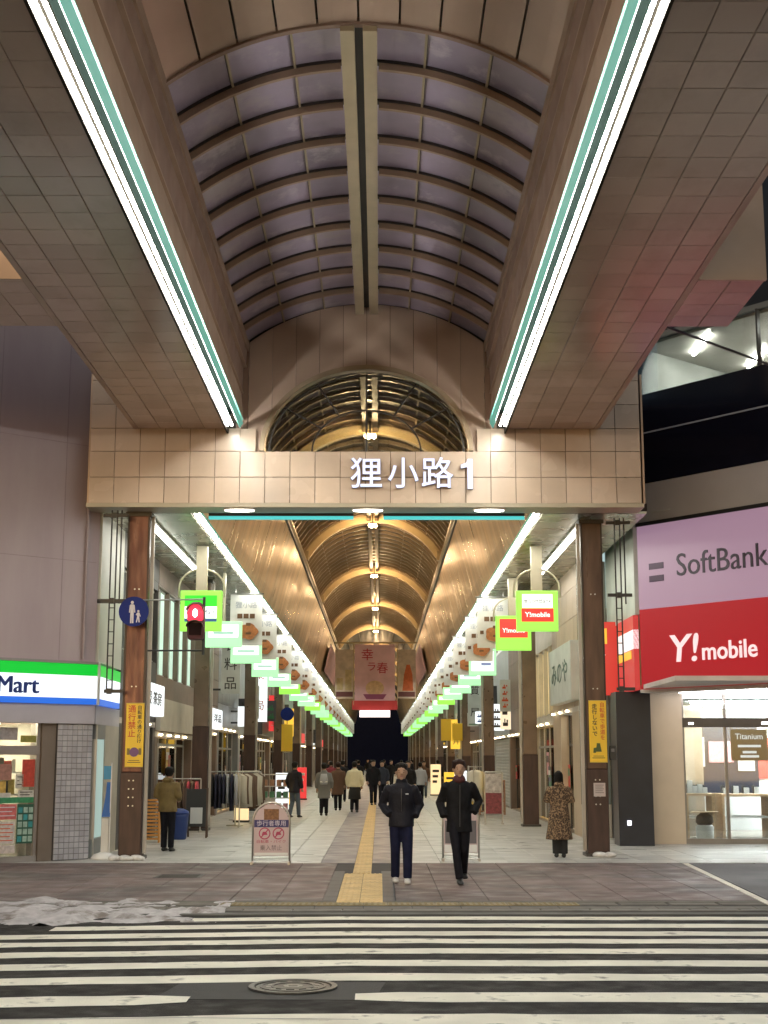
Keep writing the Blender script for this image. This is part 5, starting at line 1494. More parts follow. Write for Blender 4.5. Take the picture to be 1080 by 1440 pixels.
# ================================================================== STREET OBJECTS
ALU = M('aluminium', (0.45,0.43,0.40), 0.3, 0.8, var=0.1)
def aboard(name, x, y, label, front=True, rz=0.0):
    t = thing(name, label, 'sign', (x, y, 0), rz)
    W, H, ZB = 0.30, 1.04, 0.1
    # tubular frame with arched top
    pts = [(-W-0.02,0,0.04),(-W-0.02,0,H-0.32)] + [(-(W+0.02)*math.cos(math.pi*k/14),0,H-0.32+0.32*math.sin(math.pi*k/14)) for k in range(1,14)] + [(W+0.02,0,H-0.32),(W+0.02,0,0.04)]
    MB().tube(pts, 0.017, 8).build('frame', ALU, t, smooth=True)
    panel = [(-W,0.14),(W,0.14),(W,H-0.33)] + [(W*math.cos(math.pi*k/14), H-0.33+0.30*math.sin(math.pi*k/14)) for k in range(1,14)] + [(-W,H-0.33)]
    MB().prism(panel, 'y', -0.008, 0.008).build('panel', M('board_pink',(0.52,0.40,0.40),0.5,var=0.06), t)
    for xx in (-W-0.02, W+0.02): MB().box(xx-0.02, xx+0.02, -0.2, 0.2, 0.0, 0.045).build('foot', ALU, t)
    MB().tube([(-W-0.02,-0.18,0.05),(W+0.02,-0.18,0.05)],0.012,6).tube([(-W-0.02,0.0,0.1),(W+0.02,0.0,0.1)],0.012,6).build('cross_bar', ALU, t)
    if front:
        NV = M('navy_print',(0.035,0.03,0.12),0.5)
        MB().box(-W+0.002,W-0.002,-0.013,-0.009,0.62,0.745).build('navy_band', NV, t)
        text('letter', '歩行者専用', 0.105, M('board_white',(0.55,0.5,0.6),0.5), t, (0,-0.015,0.68), extrude=0.001, maxw=0.5)
        PK = M('board_red',(0.38,0.04,0.10),0.5)
        for cx in (-0.115, 0.125):
            m = MB(); n = 20
            for k in range(n):
                a0, a1 = 2*math.pi*k/n, 2*math.pi*(k+1)/n
                m.prism([(cx+0.083*math.cos(a0),0.515+0.083*math.sin(a0)),(cx+0.102*math.cos(a0),0.515+0.102*math.sin(a0)),(cx+0.102*math.cos(a1),0.515+0.102*math.sin(a1)),(cx+0.083*math.cos(a1),0.515+0.083*math.sin(a1))],'y',-0.012,-0.009)
            m.prism([(cx-0.07,0.455),(cx-0.055,0.443),(cx+0.07,0.575),(cx+0.055,0.587)],'y',-0.013,-0.0125)
            m.prism([(cx-0.05,0.49),(cx+0.05,0.49),(cx+0.03,0.545),(cx-0.03,0.545)],'y',-0.0145,-0.0135)
            m.build('ban_ring', PK, t)
        text('letter', '自転車・バイク', 0.062, PK, t, (0,-0.011,0.375), extrude=0.001, maxw=0.5)
        text('letter', '乗入禁止', 0.10, M('board_grey',(0.16,0.12,0.14),0.5), t, (0,-0.011,0.265), extrude=0.001, maxw=0.38)
        MB().box(-0.13,0.13,-0.012,-0.009,0.747,0.93).build('brown_print', M('brown_print',(0.22,0.10,0.04),0.6,var=0.4,scale=25), t)
        MB().box(-W+0.01,W-0.01,-0.012,-0.009,0.15,0.19).build('white_strip', WHITE, t)
    else:
        MB().box(-W+0.02,W-0.02,-0.012,-0.009,0.3,0.7).build('print', M('board_grey2',(0.12,0.11,0.12),0.5,var=0.2), t)
        MB().box(-W+0.01,W-0.01,-0.012,-0.009,0.15,0.28).build('white_strip', WHITE, t)
    return t
aboard('sandwich_board', -1.63, 24.95, 'round topped pink notice board with two red ban rings left of the yellow path')
aboard('sandwich_board', 1.70, 25.7, 'round topped notice board in a steel frame behind the man in the long coat', False)
# orange slatted stand
t = thing('slatted_stand', 'upright orange slatted rack standing behind the left entrance pillar', 'rack', (-4.72, 31.2, 0))
OR = M('orange_slat',(0.62,0.28,0.06),0.5,var=0.1)
for k in range(11): put('slat', MB().box(-0.17,0.17,-0.02,0.02,0,0.045).mesh('slat', OR), t, (0,-0.05,0.06+k*0.075))
MB().box(-0.2,-0.17,-0.08,0.1,0,0.92).build('side_panel', OR, t); MB().box(0.17,0.2,-0.08,0.1,0,0.92).build('side_panel', OR, t); MB().box(-0.17,0.17,-0.03,0.02,0.88,0.92).build('top_rail', OR, t)
t = thing('litter_bin', 'dark blue plastic bin on the floor right of the man in olive', 'bin', (-4.28, 32.4, 0))
MB().loft([(0,0,z) for z in (0,0.05,0.5,0.56)], [(0.16,0.14),(0.18,0.16),(0.22,0.19),(0.23,0.2)], 16).build('body', M('bin_blue',(0.01,0.035,0.16),0.4), t, smooth=True)
MB().loft([(0,0,z) for z in (0.561,0.62,0.68)], [(0.235,0.205),(0.22,0.19),(0.1,0.1)], 16).build('lid', M('bin_lid',(0.012,0.04,0.2),0.4), t, smooth=True)
t = thing('menu_board', 'black easel menu board with a white sheet in front of the left shops', 'menu board', (-3.98, 33.0, 0))
DW = M('dark_wood',(0.07,0.035,0.02),0.5)
for s in (-1,1): MB().prism([(-0.03,0),(0.0,0),(0.13,1.12),(0.10,1.12)],'x',s*0.25-0.02,s*0.25+0.02).build('leg', DW, t)
for s in (-1,1): MB().prism([(0.40,0),(0.43,0),(0.16,1.12),(0.13,1.12)],'x',s*0.22-0.02,s*0.22+0.02).build('leg', DW, t)
MB().prism([(-0.0,0.25),(0.015,0.25),(0.115,1.1),(0.10,1.1)],'x',-0.24,0.24).build('panel', M('chalk_black',(0.015,0.016,0.016),0.6), t)
MB().prism([(0.0,0.32),(0.004,0.32),(0.049,0.68),(0.045,0.68)],'x',-0.13,0.15).build('paper', M('menu_paper',(0.5,0.5,0.48),0.6,var=0.1), t)
# clothes rails
def rack(x, y, label, rail_m, cols, seed, rz=0.0, L=0.75, H=1.45):
    r = random.Random(seed); t = thing('clothes_rack', label, 'clothes rack', (x, y, 0), rz)
    for s in (-1,1):
        MB().tube([(s*L,-0.25,0.04),(s*L,0.25,0.04)],0.018,6).tube([(s*L,0,0.04),(s*L,0,H)],0.018,6).build('leg', rail_m, t)
    MB().tube([(-L,0,H),(L,0,H)],0.018,6).build('rail', rail_m, t)
    n = int(2*L/0.11)
    for k in range(n):
        cx = -L+0.1+(2*L-0.2)*k/(n-1); c = r.choice(cols); ln = r.uniform(0.75,0.95)
        m = MB(); z = H-0.06
        m.loft([(cx,0,z),(cx,0,z-0.08),(cx,0,z-0.4),(cx,0,z-ln)], [(0.03,0.08),(0.045,0.24),(0.05,0.23),(0.055,0.26)], 10, side=(1,0,0))
        m.build('garment', c, t, smooth=True, rot=(0,0,r.uniform(-0.12,0.12)*0))
    return t
NVC = M('navy_cloth',(0.015,0.015,0.035),0.85,var=0.3,scale=8); GRC = M('grey_cloth',(0.30,0.31,0.34),0.85,var=0.2); BKC = M('black_cloth',(0.012,0.012,0.013),0.85); MRC = M('maroon_cloth',(0.16,0.02,0.03),0.85); CRC = M('cream_cloth',(0.45,0.42,0.35),0.85); BRC = M('brown_cloth',(0.10,0.06,0.04),0.85,var=0.2)
rack(-4.05, 37.6, 'steel rack of dark navy jackets standing behind the menu board', STEEL, [NVC,NVC,NVC,BKC,GRC], 1, L=0.62)
rack(-3.35, 38.8, 'pale rack of cream and brown clothes right of the navy jackets', M('cream_rail',(0.5,0.48,0.38),0.4), [CRC,CRC,BRC,CRC], 2, rz=RAD(70), L=0.7)
rack(-4.5, 35.2, 'low rack of red and maroon scarves beside the second left pillar', STEEL, [MRC,M('red_cloth',(0.35,0.04,0.06),0.8),BRC], 3, L=0.35, H=1.3)
rack(-3.6, 42.0, 'farther rack of pale clothes left of the walking man in black', STEEL, [CRC,BRC,M('white_cloth',(0.5,0.5,0.48),0.8)], 4, rz=RAD(60), L=0.6, H=1.4)
rack(3.2, 44.0, 'rack of cream coats hanging right behind the tall man in the long coat', STEEL, [CRC,CRC,M('white_cloth',(0.5,0.5,0.48),0.8)], 5, rz=RAD(80), L=0.5, H=1.5)
# poster stand right
t = thing('poster_stand', 'tall steel poster stand with white and maroon sheets beside the second right pillar', 'poster stand', (3.42, 39.8, 0))
for s in (-1,1): MB().tube([(s*0.24,0,0.03),(s*0.24,0,1.42)],0.02,6).box(s*0.24-0.025,s*0.24+0.025,-0.2,0.2,0,0.04).build('post', ALU, t)
MB().tube([(-0.24,0,1.42),(0.24,0,1.42)],0.02,6).tube([(-0.24,0,0.12),(0.24,0,0.12)],0.015,6).build('cross_bar', ALU, t)
MB().box(-0.22,0.22,-0.012,0.012,0.85,1.38).build('white_sheet', M('sheet_white',(0.45,0.42,0.42),0.6,var=0.35,scale=12), t)
MB().box(-0.22,0.22,-0.012,0.012,0.28,0.849).build('maroon_sheet', M('sheet_maroon',(0.20,0.04,0.05),0.6,var=0.45,scale=14), t)
# small parked display things deeper in
for x, y, w, h, c, lb in ((-3.2,47.5,0.5,1.3,GOODS[3],'pale display shelf on the left beyond the racks'),(3.9,46.5,0.4,1.1,GOODS[5],'brown display shelf on the right before the ribbed building'),(4.15,57.0,0.35,1.5,GOODS[3],'tall white display shelf by the ribbed building')):
    t = thing('display_shelf', lb, 'shelf', (x,y,0))
    for s in (-1,1): MB().box(s*w-0.02,s*w+0.02,-0.2,0.2,0,h).build('side_panel', c, t)
    for k in range(4):
        z = 0.1+(h-0.15)*k/3
        MB().box(-w+0.02,w-0.02,-0.2,0.2,z,z+0.03).build('shelf', c, t)
        if k < 3:
            m = MB()
            for j in range(4): m.box(-w+0.08+j*w*0.45, -w+0.08+j*w*0.45+w*0.3, -0.15,0.1,z+0.031,z+0.031+0.2)
            m.build('goods', GOODS[(k*3+int(y))%8], t)

def floor_sign(x, y, w, h, mat, label, ink=None):
    t = thing('floor_sign', label, 'sign', (x, y, 0))
    MB().cham(-w/2, w/2, -0.09, 0.09, 0.06, h, 0.015, 'y', -1).build('box', mat, t)
    MB().box(-w/2-0.03, w/2+0.03, -0.14, 0.14, 0, 0.058).build('foot', DARK, t)
    for k in range(3): MB().box(-w*0.32, w*0.32-0.05*k, -0.095, -0.091, h*0.75-k*h*0.17, h*0.83-k*h*0.17).build('text_line', ink or BLK, t)
floor_sign(-3.7, 41.0, 0.4, 1.2, EM('floor_sign_warm', (1.0,0.75,0.4), 0.9), 'warm lit box sign standing on the floor between the left racks')
floor_sign(-3.1, 49.2, 0.45, 1.3, WSIGN, 'white lit box sign standing beside the third left pillar')
floor_sign(-3.4, 55.0, 0.45, 1.0, YSIGN, 'yellow lit box sign standing before the ribbed building on the left')
floor_sign(-3.2, 63.0, 0.45, 1.4, RSIGN, 'red lit box sign standing beside the fourth left pillar', WHITE)
floor_sign(3.5, 48.5, 0.4, 1.2, GOODS[1], 'tan board standing beyond the second right pillar')
floor_sign(3.2, 52.0, 0.45, 1.35, WSIGN, 'white lit box sign standing beside the third right pillar')
floor_sign(3.3, 62.0, 0.5, 1.2, YSIGN, 'yellow lit box sign standing beside the fourth right pillar')
floor_sign(3.0, 70.0, 0.5, 1.5, EM('floor_sign_warm', (1.0,0.75,0.4), 0.9), 'warm lit box sign far along the right side')
for x, y, lb in ((-2.0, 132, 'small ceiling sign'),): pass
t = thing('hanging_plate', 'yellow plate hanging from the fifth left pillar with a blue disc above it', 'sign', (-3.9, 63.6, 3.0))
MB().cham(-0.25,0.25,-0.03,0.03,-0.9,0.3,0.01,'y',-1).build('plate', YEL, t)
MB().loft([(0,-0.03,0.75),(0,0.03,0.75)],[(0.3,0.3),(0.3,0.3)],20).build('disc', M('sign_blue',(0,0,0)), t)
MB().tube([(0,0,0.3),(0,0,0.46)],0.02,6).build('stem', DARK, t)
t = thing('hanging_plate', 'pair of yellow plates hanging low on the fourth right pillar', 'sign', (3.6, 66.0, 3.1))
MB().cham(-0.5,-0.02,-0.03,0.03,-0.5,0.5,0.01,'y',-1).build('plate', YEL, t)
MB().cham(0.02,0.5,-0.03,0.03,-0.5,0.3,0.01,'y',-1).build('plate', YEL, t)

# ================================================================== PEOPLE
SKIN = M('skin', (0.36,0.225,0.155), 0.6, var=0.06, scale=10)
HAIRB = M('black_hair', (0.008,0.007,0.006), 0.6, var=0.4, scale=30, spec=0.15, bump=0.8, bscale=90)
HAIRR = M('brown_hair', (0.020,0.009,0.006), 0.6, var=0.4, scale=30, spec=0.15, bump=0.8, bscale=90)
def bake(m, voxel, mat, name, smooth_it=4):
    me = bpy.data.meshes.new(name); me.from_pydata(m.v, [], m.f); me.update()
    o = bpy.data.objects.new(name, me); COL.objects.link(o)
    rm = o.modifiers.new('r', 'REMESH'); rm.mode = 'VOXEL'; rm.voxel_size = voxel; rm.use_smooth_shade = True
    if smooth_it:
        sm = o.modifiers.new('s', 'SMOOTH'); sm.iterations = smooth_it; sm.factor = 0.5
    bpy.context.view_layer.update()
    dg = bpy.context.evaluated_depsgraph_get()
    out = bpy.data.meshes.new_from_object(o.evaluated_get(dg))
    bpy.data.objects.remove(o)
    out.name = name
    out.materials.clear(); out.materials.append(mat)
    out.polygons.foreach_set('use_smooth', [True]*len(out.polygons))
    return out
def lerp(a, b, t): return tuple(a[i]+(b[i]-a[i])*t for i in range(3))
def hand(m, w, d, H, curl=0.5, side=1):
    """palm + five bent fingers; w wrist point, d forward direction"""
    w = Vector(w); d = Vector(d).normalized(); up = Vector((0,-1,0)) if abs(d.y) < 0.7 else Vector((0,0,1))
    lat = d.cross(up).normalized()*side; nrm = lat.cross(d)*side
    k = H*0.105
    m.loft([w, w+d*k*0.3, w+d*k*0.55], [(k*0.16,k*0.10),(k*0.24,k*0.11),(k*0.24,k*0.09)], 10, side=tuple(lat))
    for i in range(4):
        b = w + d*k*0.5 + lat*k*(0.17-0.115*i)
        L = k*(0.42,0.48,0.44,0.34)[i]
        p1 = b + d*L*0.45; p2 = p1 + (d*math.cos(curl)-nrm*math.sin(curl))*L*0.35; p3 = p2 + (d*math.cos(curl*1.8)-nrm*math.sin(curl*1.8))*L*0.3
        m.loft([b,p1,p2,p3], [(k*0.055,)*2,(k*0.052,)*2,(k*0.046,)*2,(k*0.034,)*2], 8)
    b = w + d*k*0.15 + lat*k*0.16
    m.loft([b, b+(d+lat*0.8)*k*0.2, b+(d*1.2+lat*0.6-nrm*0.3)*k*0.32], [(k*0.07,)*2,(k*0.06,)*2,(k*0.045,)*2], 8)
def human(label, loc, rz, H, hip, feet, knees, elbows, wrists, coat, coat_m, trou_m, shoe_m, hair_m, hair='short', fine=True, hands=(True,True), headturn=0.0, hood=False, group=None, extras=None, shoe_sole=None, face=True, skinny=1.0, bend_=0.0):
    """faces -Y. joints are given in metres for H=1.0 height"""
    P = lambda q: (q[0]*H, q[1]*H, q[2]*H)
    t = thing('person', label, 'person', loc, rz, group)
    vx = 0.011 if fine else 0.02
    sh_z = 0.812
    b = MB()
    hy = -0.012 + bend_
    # head
    zz = [0.858,0.868,0.885,0.905,0.93,0.955,0.98,0.994,1.0]
    rx = [0.018,0.030,0.038,0.043,0.047,0.048,0.042,0.028,0.010]
    ry = [0.022,0.036,0.046,0.052,0.057,0.059,0.053,0.036,0.012]
    b.loft([P((0, hy-0.004, z)) for z in zz], [(x*H, y*H) for x, y in zip(rx, ry)], 18, side=(1,0,0))
    if fine:
        b.loft([P((0,hy-0.055,0.932)),P((0,hy-0.064,0.915)),P((0,hy-0.056,0.907))], [(0.005*H,0.006*H),(0.008*H,0.008*H),(0.007*H,0.005*H)], 8)
        for s in (-1,1): b.ball(P((s*0.049,hy+0.002,0.925)), (0.006*H,0.012*H,0.018*H), 8, 6)
        b.ball(P((0,hy-0.048,0.873)), (0.016*H,0.010*H,0.010*H), 8, 6)
    b.loft([P((0,0.004,0.80)),P((0,0.0,0.84)),P((0,hy+0.004,0.885))], [(0.042*H,0.04*H),(0.031*H,0.031*H),(0.030*H,0.031*H)], 12)
    b.loft([P((0,0,z)) for z in (0.50,0.56,0.62,0.70,0.77,0.815)], [(q*H, w*H) for q, w in ((0.085,0.055),(0.085,0.055),(0.072,0.05),(0.088,0.056),(0.10,0.055),(0.07,0.04))], 14, side=(1,0,0))
    for i, s in enumerate((-1,1)):
        b.loft([P((s*0.045,0,hip)), P(knees[i]), P(feet[i])], [(0.045*H,)*2,(0.032*H,)*2,(0.02*H,)*2], 10)
        b.loft([P((s*0.095,0,sh_z)), P(elbows[i]), P(wrists[i] if hands[i] else lerp(elbows[i], wrists[i], 0.6))], [(0.028*H,)*2,(0.022*H,)*2,(0.016*H,)*2], 10)
        if hands[i]:
            d = Vector(P(wrists[i])) - Vector(P(elbows[i]))
            hand(b, P(wrists[i]), d, H, 0.5, s)
    put('body', bake(b, 0.0085 if fine else 0.018, SKIN, 'body', 2), t)
    # trousers
    m = MB()
    m.loft([P((0,0,z)) for z in (0.46,0.49,0.53,0.58,0.61)], [(q*H*skinny, w*H) for q, w in ((0.06,0.055),(0.088,0.066),(0.095,0.066),(0.088,0.06),(0.08,0.055))], 14, side=(1,0,0))
    for i, s in enumerate((-1,1)):
        an = (feet[i][0], feet[i][1], feet[i][2]+0.0)
        k_ = knees[i]
        q1 = lerp((s*0.047,0,hip+0.01), k_, 0.5); q2 = lerp(k_, an, 0.5)
        m.loft([P((s*0.045,0,hip+0.01)), P(q1), P((k_[0],k_[1],k_[2])), P(q2), P(an)], [(0.058*H*skinny,0.062*H),(0.052*H*skinny,0.055*H),(0.042*H*skinny,0.045*H),(0.039*H*skinny,0.041*H),(0.037*H*skinny,0.040*H)], 12, side=(1,0,0))
    if fine:
        for v_i, v in enumerate(m.v):
            q = Vector(v)*7
            d_ = mathutils.noise.noise(Vector((q.x, q.y, q.z*2.2)))*0.006*H
            m.v[v_i] = (v[0]+d_, v[1]-d_, v[2])
    put('trousers', bake(m, vx, trou_m, 'trousers', 2), t)
    for i, s in enumerate((-1,1)):
        fx, fy, fz = P(feet[i]); base = fz - 0.045*H
        m = MB()
        m.loft([(fx,fy+0.035*H,base+0.022*H),(fx,fy+0.01*H,base+0.028*H),(fx,fy-0.04*H,base+0.022*H),(fx,fy-0.085*H,base+0.014*H),(fx,fy-0.105*H,base+0.012*H)],
               [(0.018*H,0.02*H),(0.026*H,0.03*H),(0.027*H,0.023*H),(0.026*H,0.015*H),(0.014*H,0.008*H)], 12, side=(1,0,0))
        m.loft([(fx,fy,base+0.02*H),(fx,fy,base+0.055*H)],[(0.026*H,0.03*H),(0.024*H,0.027*H)],12)
        m.v = [(a, b_, max(base, c)) for a, b_, c in m.v]
        sh = m.build('shoe', shoe_m, t, smooth=True)
        if shoe_sole:
            MB().loft([(fx,fy+0.038*H,base+0.006*H),(fx,fy-0.1*H,base+0.006*H)],[(0.024*H,0.006*H),(0.024*H,0.006*H)],10,side=(1,0,0)).build('sole', shoe_sole, sh)
    # coat: torso profile + sleeves
    hem, flare, thick, collar = coat
    m = MB()
    prof = [(hem,0.106*flare,0.080*flare),(hem+(0.6-hem)*0.5,0.102*(1+flare)/2,0.075*(1+flare)/2),(0.60,0.097,0.070),(0.68,0.104,0.074),(0.75,0.112,0.074),(0.795,0.108,0.066),(0.818,0.085,0.055),(0.838,0.048,0.046),(0.838+collar,0.046,0.048)]
    m.loft([P((0,0.004 if z < 0.8 else hy*0.5,z)) for z, _, _ in prof], [(a*thick*H, b_*thick*H) for _, a, b_ in prof], 20, side=(1,0,0))
    for i, s in enumerate((-1,1)):
        e = elbows[i]; w = wrists[i]
        a1 = lerp((s*0.098,0,sh_z-0.012), e, 0.5)
        m.loft([P((s*0.085,0,sh_z-0.012)), P((s*0.108,0,sh_z-0.03)), P(a1), P(e), P(lerp(e,w,0.5)), P(lerp(e,w,0.93))],
               [(0.035*thick*H,)*2,(0.042*thick*H,)*2,(0.040*thick*H,)*2,(0.037*thick*H,)*2,(0.034*thick*H,)*2,(0.030*thick*H,)*2], 12)
    if hood:
        m.loft([P((0,0.035,0.82)),P((0,0.045,0.85)),P((0,0.04,0.875))], [(0.06*H,0.035*H),(0.062*H,0.04*H),(0.045*H,0.03*H)], 12, side=(1,0,0))
    for v_i, v in enumerate(m.v):
        q = Vector(v)*9
        d_ = (mathutils.noise.noise(q)*0.009 + mathutils.noise.noise(Vector((q.x*1.6, q.y*1.6, q.z*2.6+len(label))))*0.010)*H
        m.v[v_i] = (v[0]+d_*(1 if v[0] > 0 else -1), v[1]+d_*0.6, v[2])
    ct = put('coat', bake(m, vx, coat_m, 'coat', 3), t)
    # hair
    m = MB()
    if hair == 'long':
        m.loft([P((0,hy+0.012,z)) for z in (0.74,0.80,0.87,0.92,0.96,0.99,1.01)], [(a*H,b_*H) for a,b_ in ((0.045,0.02),(0.058,0.032),(0.057,0.046),(0.056,0.056),(0.054,0.06),(0.04,0.045),(0.012,0.014))], 16, side=(1,0,0))
        m.v = [(a, max(b_, (hy-0.03)*H) if c < 0.945*H else b_, c) for a,b_,c in m.v]
    else:
        m.loft([P((0,hy+0.010,z)) for z in (0.895,0.915,0.94,0.965,0.99,1.006,1.012)], [(a*H,b_*H) for a,b_ in ((0.036,0.040),(0.049,0.056),(0.0555,0.066),(0.057,0.071),(0.051,0.066),(0.033,0.045),(0.012,0.014))], 18, side=(1,0,0))
        zl = 0.952*H
        m.v = [((a, max(b_, (hy+0.004)*H) if c < zl and b_ < (hy)*H else b_, c)) for a,b_,c in m.v]
        if fine:
            r = random.Random(len(label))
            for k in range(60):
                an = r.uniform(-3.4, 0.3); z0 = r.uniform(0.962,1.0)
                a = (0.046*math.cos(an), hy+0.008+0.052*math.sin(an), z0)
                m.loft([P(a), P((a[0]*1.14, hy+(a[1]-hy)*1.2, z0-0.016)), P((a[0]*1.13, hy+(a[1]-hy)*1.17, z0-r.uniform(0.025,0.045)))], [(0.009*H,)*2,(0.007*H,)*2,(0.003*H,)*2], 6)
    put('hair', bake(m, 0.008 if fine else 0.016, hair_m, 'hair', 1), t)
    if face and fine:
        for s in (-1,1):
            MB().ball(P((s*0.018,hy-0.0535,0.929)), (0.0065*H,0.004*H,0.0035*H), 8, 6).build('eye', M('eye_dark',(0.02,0.015,0.012),0.2), t, smooth=True)
            MB().tube([P((s*0.009,hy-0.057,0.942)),P((s*0.019,hy-0.056,0.945)),P((s*0.028,hy-0.048,0.941))], 0.0022*H, 6).build('eyebrow', hair_m, t)
        MB().ball(P((0,hy-0.0545,0.891)), (0.013*H,0.005*H,0.0035*H), 10, 6).build('mouth', M('lips',(0.25,0.09,0.08),0.5), t, smooth=True)
    if extras: extras(t, H, P)
    return t
BLKJ = M('black_jacket',(0.013,0.013,0.019),0.6,var=0.35,scale=6,bump=0.7,bscale=18,spec=0.15)
BLKC = M('black_coat',(0.010,0.010,0.012),0.75,var=0.35,scale=7,bump=0.6,bscale=22,spec=0.15)
NVT = M('navy_trousers',(0.010,0.012,0.035),0.8,var=0.25,scale=8,bump=0.6,bscale=14,spec=0.15)
BKT = M('black_trousers',(0.009,0.009,0.013),0.8,var=0.25,scale=8,bump=0.6,bscale=14,spec=0.15)
WSH = M('white_shoe',(0.55,0.53,0.50),0.5,var=0.08); BSH = M('black_shoe',(0.012,0.012,0.012),0.35)
OLV = M('olive_cloth',(0.15,0.10,0.03),0.75,var=0.25,scale=7,bump=0.6,bscale=20)
def man1_x(t, H, P):
    MB().box(0.035*H,0.06*H,-0.094*H,-0.086*H,0.742*H,0.750*H).build('chest_logo', SW, t)
    MB().tube([P((0,-0.078,0.60)),P((0,-0.086,0.70)),P((0,-0.078,0.79))],0.003*H,6).build('zip', M('zip_dark',(0.05,0.05,0.055),0.3,0.5), t)
human('young man in puffy black jacket and white shoes walking on the pavement', (0.57, 21.15, 0), 0.0, 1.72, 0.50,
      [(-0.05,0.05,0.05),(0.05,-0.05,0.045)], [(-0.052,-0.005,0.272),(0.052,-0.045,0.275)],
      [(-0.168,0.045,0.655),(0.158,0.05,0.645)], [(-0.10,-0.05,0.565),(0.115,-0.03,0.55)],
      (0.47,0.98,1.08,0.035), BLKJ, NVT, WSH, HAIRB, extras=man1_x, hands=(False,False), skinny=0.98)
def man2_x(t, H, P):
    MB().loft([P((0,-0.01,0.83)),P((0,-0.02,0.845)),P((0,-0.012,0.862))],[(0.052*H,0.052*H),(0.056*H,0.056*H),(0.046*H,0.048*H)],16).build('scarf', M('maroon_scarf',(0.06,0.015,0.018),0.85,bump=0.6,bscale=30), t, smooth=True)
    m = MB(); m.prism([(-0.008*H,0.46*H),(0.0,0.46*H),(0.004*H,0.80*H),(-0.004*H,0.80*H)],'y',-0.088*H,-0.074*H); m.build('coat_edge', M('coat_edge',(0.02,0.02,0.022),0.7), t)
human('tall man in long black coat walking right of the young man', (1.42, 21.1, 0), 0.06, 1.77, 0.51,
      [(-0.012,-0.10,0.045),(0.05,0.13,0.075)], [(-0.035,-0.06,0.28),(0.042,0.0,0.27)],
      [(-0.155,0.05,0.65),(0.172,0.035,0.665)], [(-0.125,-0.02,0.53),(0.115,-0.04,0.56)],
      (0.415,1.0,1.04,0.03), BLKC, BKT, BSH, HAIRR, extras=man2_x, hands=(False,False), skinny=0.86)
# woman in leopard coat seen from behind
LEO = bpy.data.materials.new('leopard_cloth'); LEO.use_nodes = True
nt = LEO.node_tree; b_ = nt.nodes['Principled BSDF']; b_.inputs['Roughness'].default_value = 0.85
geo = nt.nodes.new('ShaderNodeNewGeometry'); vo = nt.nodes.new('ShaderNodeTexVoronoi'); vo.inputs['Scale'].default_value = 36
no = nt.nodes.new('ShaderNodeTexNoise'); no.inputs['Scale'].default_value = 14
ad = nt.nodes.new('ShaderNodeVectorMath'); ad.operation = 'MULTIPLY_ADD'; ad.inputs[1].default_value = (0.09,0.09,0.09)
nt.links.new(geo.outputs['Position'], no.inputs['Vector']); nt.links.new(no.outputs['Color'], ad.inputs[0]); nt.links.new(geo.outputs['Position'], ad.inputs[2]); nt.links.new(ad.outputs[0], vo.inputs['Vector'])
cr = nt.nodes.new('ShaderNodeValToRGB'); el = cr.color_ramp.elements
el[0].position = 0.0; el[0].color = (0.20,0.11,0.05,1); el[1].position = 0.36; el[1].color = (0.02,0.012,0.008,1)
e = el.new(0.52); e.color = (0.045,0.025,0.014,1); e = el.new(0.62); e.color = (0.24,0.155,0.085,1)
nt.links.new(vo.outputs['Distance'], cr.inputs[0]); nt.links.new(cr.outputs[0], b_.inputs['Base Color'])
human('long haired woman in leopard print coat, seen from behind beside the right pillar', (3.57, 26.5, 0), RAD(176), 1.56, 0.50,
      [(-0.045,0.0,0.045),(0.04,-0.02,0.045)], [(-0.045,0,0.275),(0.042,-0.02,0.275)],
      [(-0.15,0.0,0.66),(0.15,0.0,0.66)], [(-0.06,-0.12,0.68),(0.06,-0.12,0.68)],
      (0.21,1.35,1.12,0.02), LEO, M('wide_black_trousers',(0.012,0.012,0.012),0.8), BSH, HAIRB, hair='long', hood=True, skinny=1.25)
def olive_x(t, H, P):
    MB().loft([P((0.0,0.045,0.83)),P((0,0.055,0.855)),P((0,0.05,0.875))],[(0.055*H,0.03*H),(0.06*H,0.038*H),(0.04*H,0.025*H)],12,side=(1,0,0)).build('hood', OLV, t, smooth=True)
human('man in an olive brown hooded jacket standing with his back turned by the left shops', (-3.93, 28.3, 0), RAD(165), 1.62, 0.50,
      [(-0.05,0.0,0.045),(0.05,-0.02,0.045)], [(-0.05,-0.01,0.275),(0.05,-0.02,0.275)],
      [(-0.15,0.02,0.66),(0.15,0.02,0.66)], [(-0.10,-0.10,0.62),(0.10,-0.10,0.62)],
      (0.47,1.0,1.16,0.03), OLV, BKT, BSH, HAIRB, extras=olive_x, skinny=1.0, bend_=-0.02)
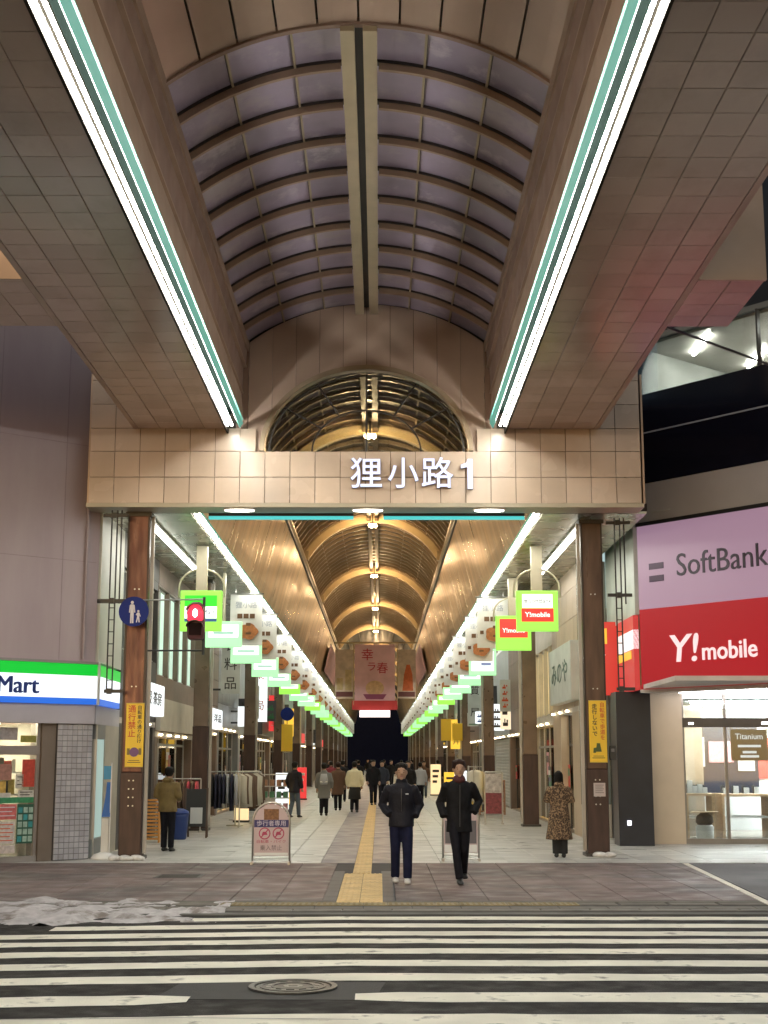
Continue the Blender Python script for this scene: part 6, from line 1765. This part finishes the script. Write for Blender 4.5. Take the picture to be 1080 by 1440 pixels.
# far walkers
def far(label, x, y, rz, H, cm, tm, coat=(0.45,1.0,1.08,0.03), hair='short', stride=0.08, extras=None, hm=HAIRB):
    return human(label, (x, y, 0), rz, H, 0.5, [(-0.045,-stride,0.045),(0.05,stride,0.05)], [(-0.045,-stride*0.6-0.01,0.275),(0.05,stride*0.3-0.03,0.275)],
          [(-0.145,0.02,0.65),(0.145,0.02,0.65)], [(-0.14,-0.04,0.52),(0.14,-0.04,0.52)], coat, cm, tm, BSH, hm, hair=hair, fine=False, extras=extras, face=False)
JEA = M('jeans',(0.06,0.08,0.11),0.8); GRY = M('grey_coat',(0.13,0.13,0.13),0.85); BRCN = M('brown_coat',(0.09,0.045,0.025),0.85); CRM = M('cream_jacket',(0.55,0.50,0.34),0.75)
def pack(t, H, P):
    MB().loft([P((0,0.10,0.60)),P((0,0.115,0.68)),P((0,0.10,0.80))],[(0.07*H,0.035*H),(0.08*H,0.05*H),(0.06*H,0.03*H)],12,side=(1,0,0)).build('backpack', M('pale_pack',(0.30,0.31,0.33),0.7), t, smooth=True)
    MB().box(-0.07*H,0.07*H,0.14*H,0.15*H,0.64*H,0.66*H).build('pack_stripe', WHITE, t)
far('walker in a black jacket and jeans in front of the left pale rack', -2.38, 44.2, RAD(150), 1.68, BLKJ, JEA)
far('walker in a long grey coat carrying a pale backpack, left of the yellow path', -1.52, 45.5, RAD(180), 1.64, GRY, BKT, coat=(0.33,1.05,1.12,0.03), stride=0.02, extras=pack)
far('walker in a long brown coat between the grey backpacker and the cream jacket', -1.2, 50, RAD(185), 1.66, BRCN, BKT, coat=(0.33,1.1,1.12,0.03), hm=HAIRR)
far('walker in a puffy cream jacket and dark skirt on the left of the yellow path', -0.6, 48.4, RAD(175), 1.68, CRM, BKT, coat=(0.50,1.0,1.25,0.03), stride=0.03, extras=lambda t,H,P: MB().loft([P((0,0,0.26)),P((0,0,0.4)),P((0,0,0.52))],[(0.13*H,0.09*H),(0.12*H,0.085*H),(0.09*H,0.07*H)],14,side=(1,0,0)).build('skirt', BKC, t, smooth=True))
far('dark dressed walker farther back between the brown coat and the cream jacket', -1.3, 60, RAD(180), 1.7, BLKC, BKT)
far('walker in maroon far down the left half of the arcade', -2.0, 66, RAD(180), 1.65, MRC, BKT)
far('dark walker just left of the young man, far down the middle', 0.0, 56, 0.1, 1.72, BLKC, BKT)
far('second dark walker far down the middle behind the young man', 0.35, 58, 0.0, 1.68, M('blue_black_coat',(0.012,0.016,0.03),0.8), BKT)
far('walker in a dark coat seen between the two front men', 1.25, 50, 0.0, 1.7, BLKC, BKT)
far('walker in pale grey top further back between the two front men', 1.9, 58, RAD(180), 1.62, M('pale_top',(0.35,0.35,0.36),0.8), BKT)
far('small far walker in brown right of the tall man', 2.3, 66, 0.0, 1.66, BRCN, JEA)
far('small far walker in black by the right shops', 3.2, 72, RAD(180), 1.7, BLKC, BKT)
proto = far('small dark far walker in the crowd near the far end', -0.9, 78, RAD(180), 1.68, BLKC, BKT)
proto['group'] = 'far crowd in the arcade'
for k, (x, y) in enumerate([(-1.9,84),(-2.6,80),(0.9,82),(1.6,88),(-0.3,92),(2.4,95),(-1.4,102),(0.6,112),(-0.8,125)]):
    dup(proto, loc=(x,y,0), rz=rng.uniform(0,6.28))

finish_texts()
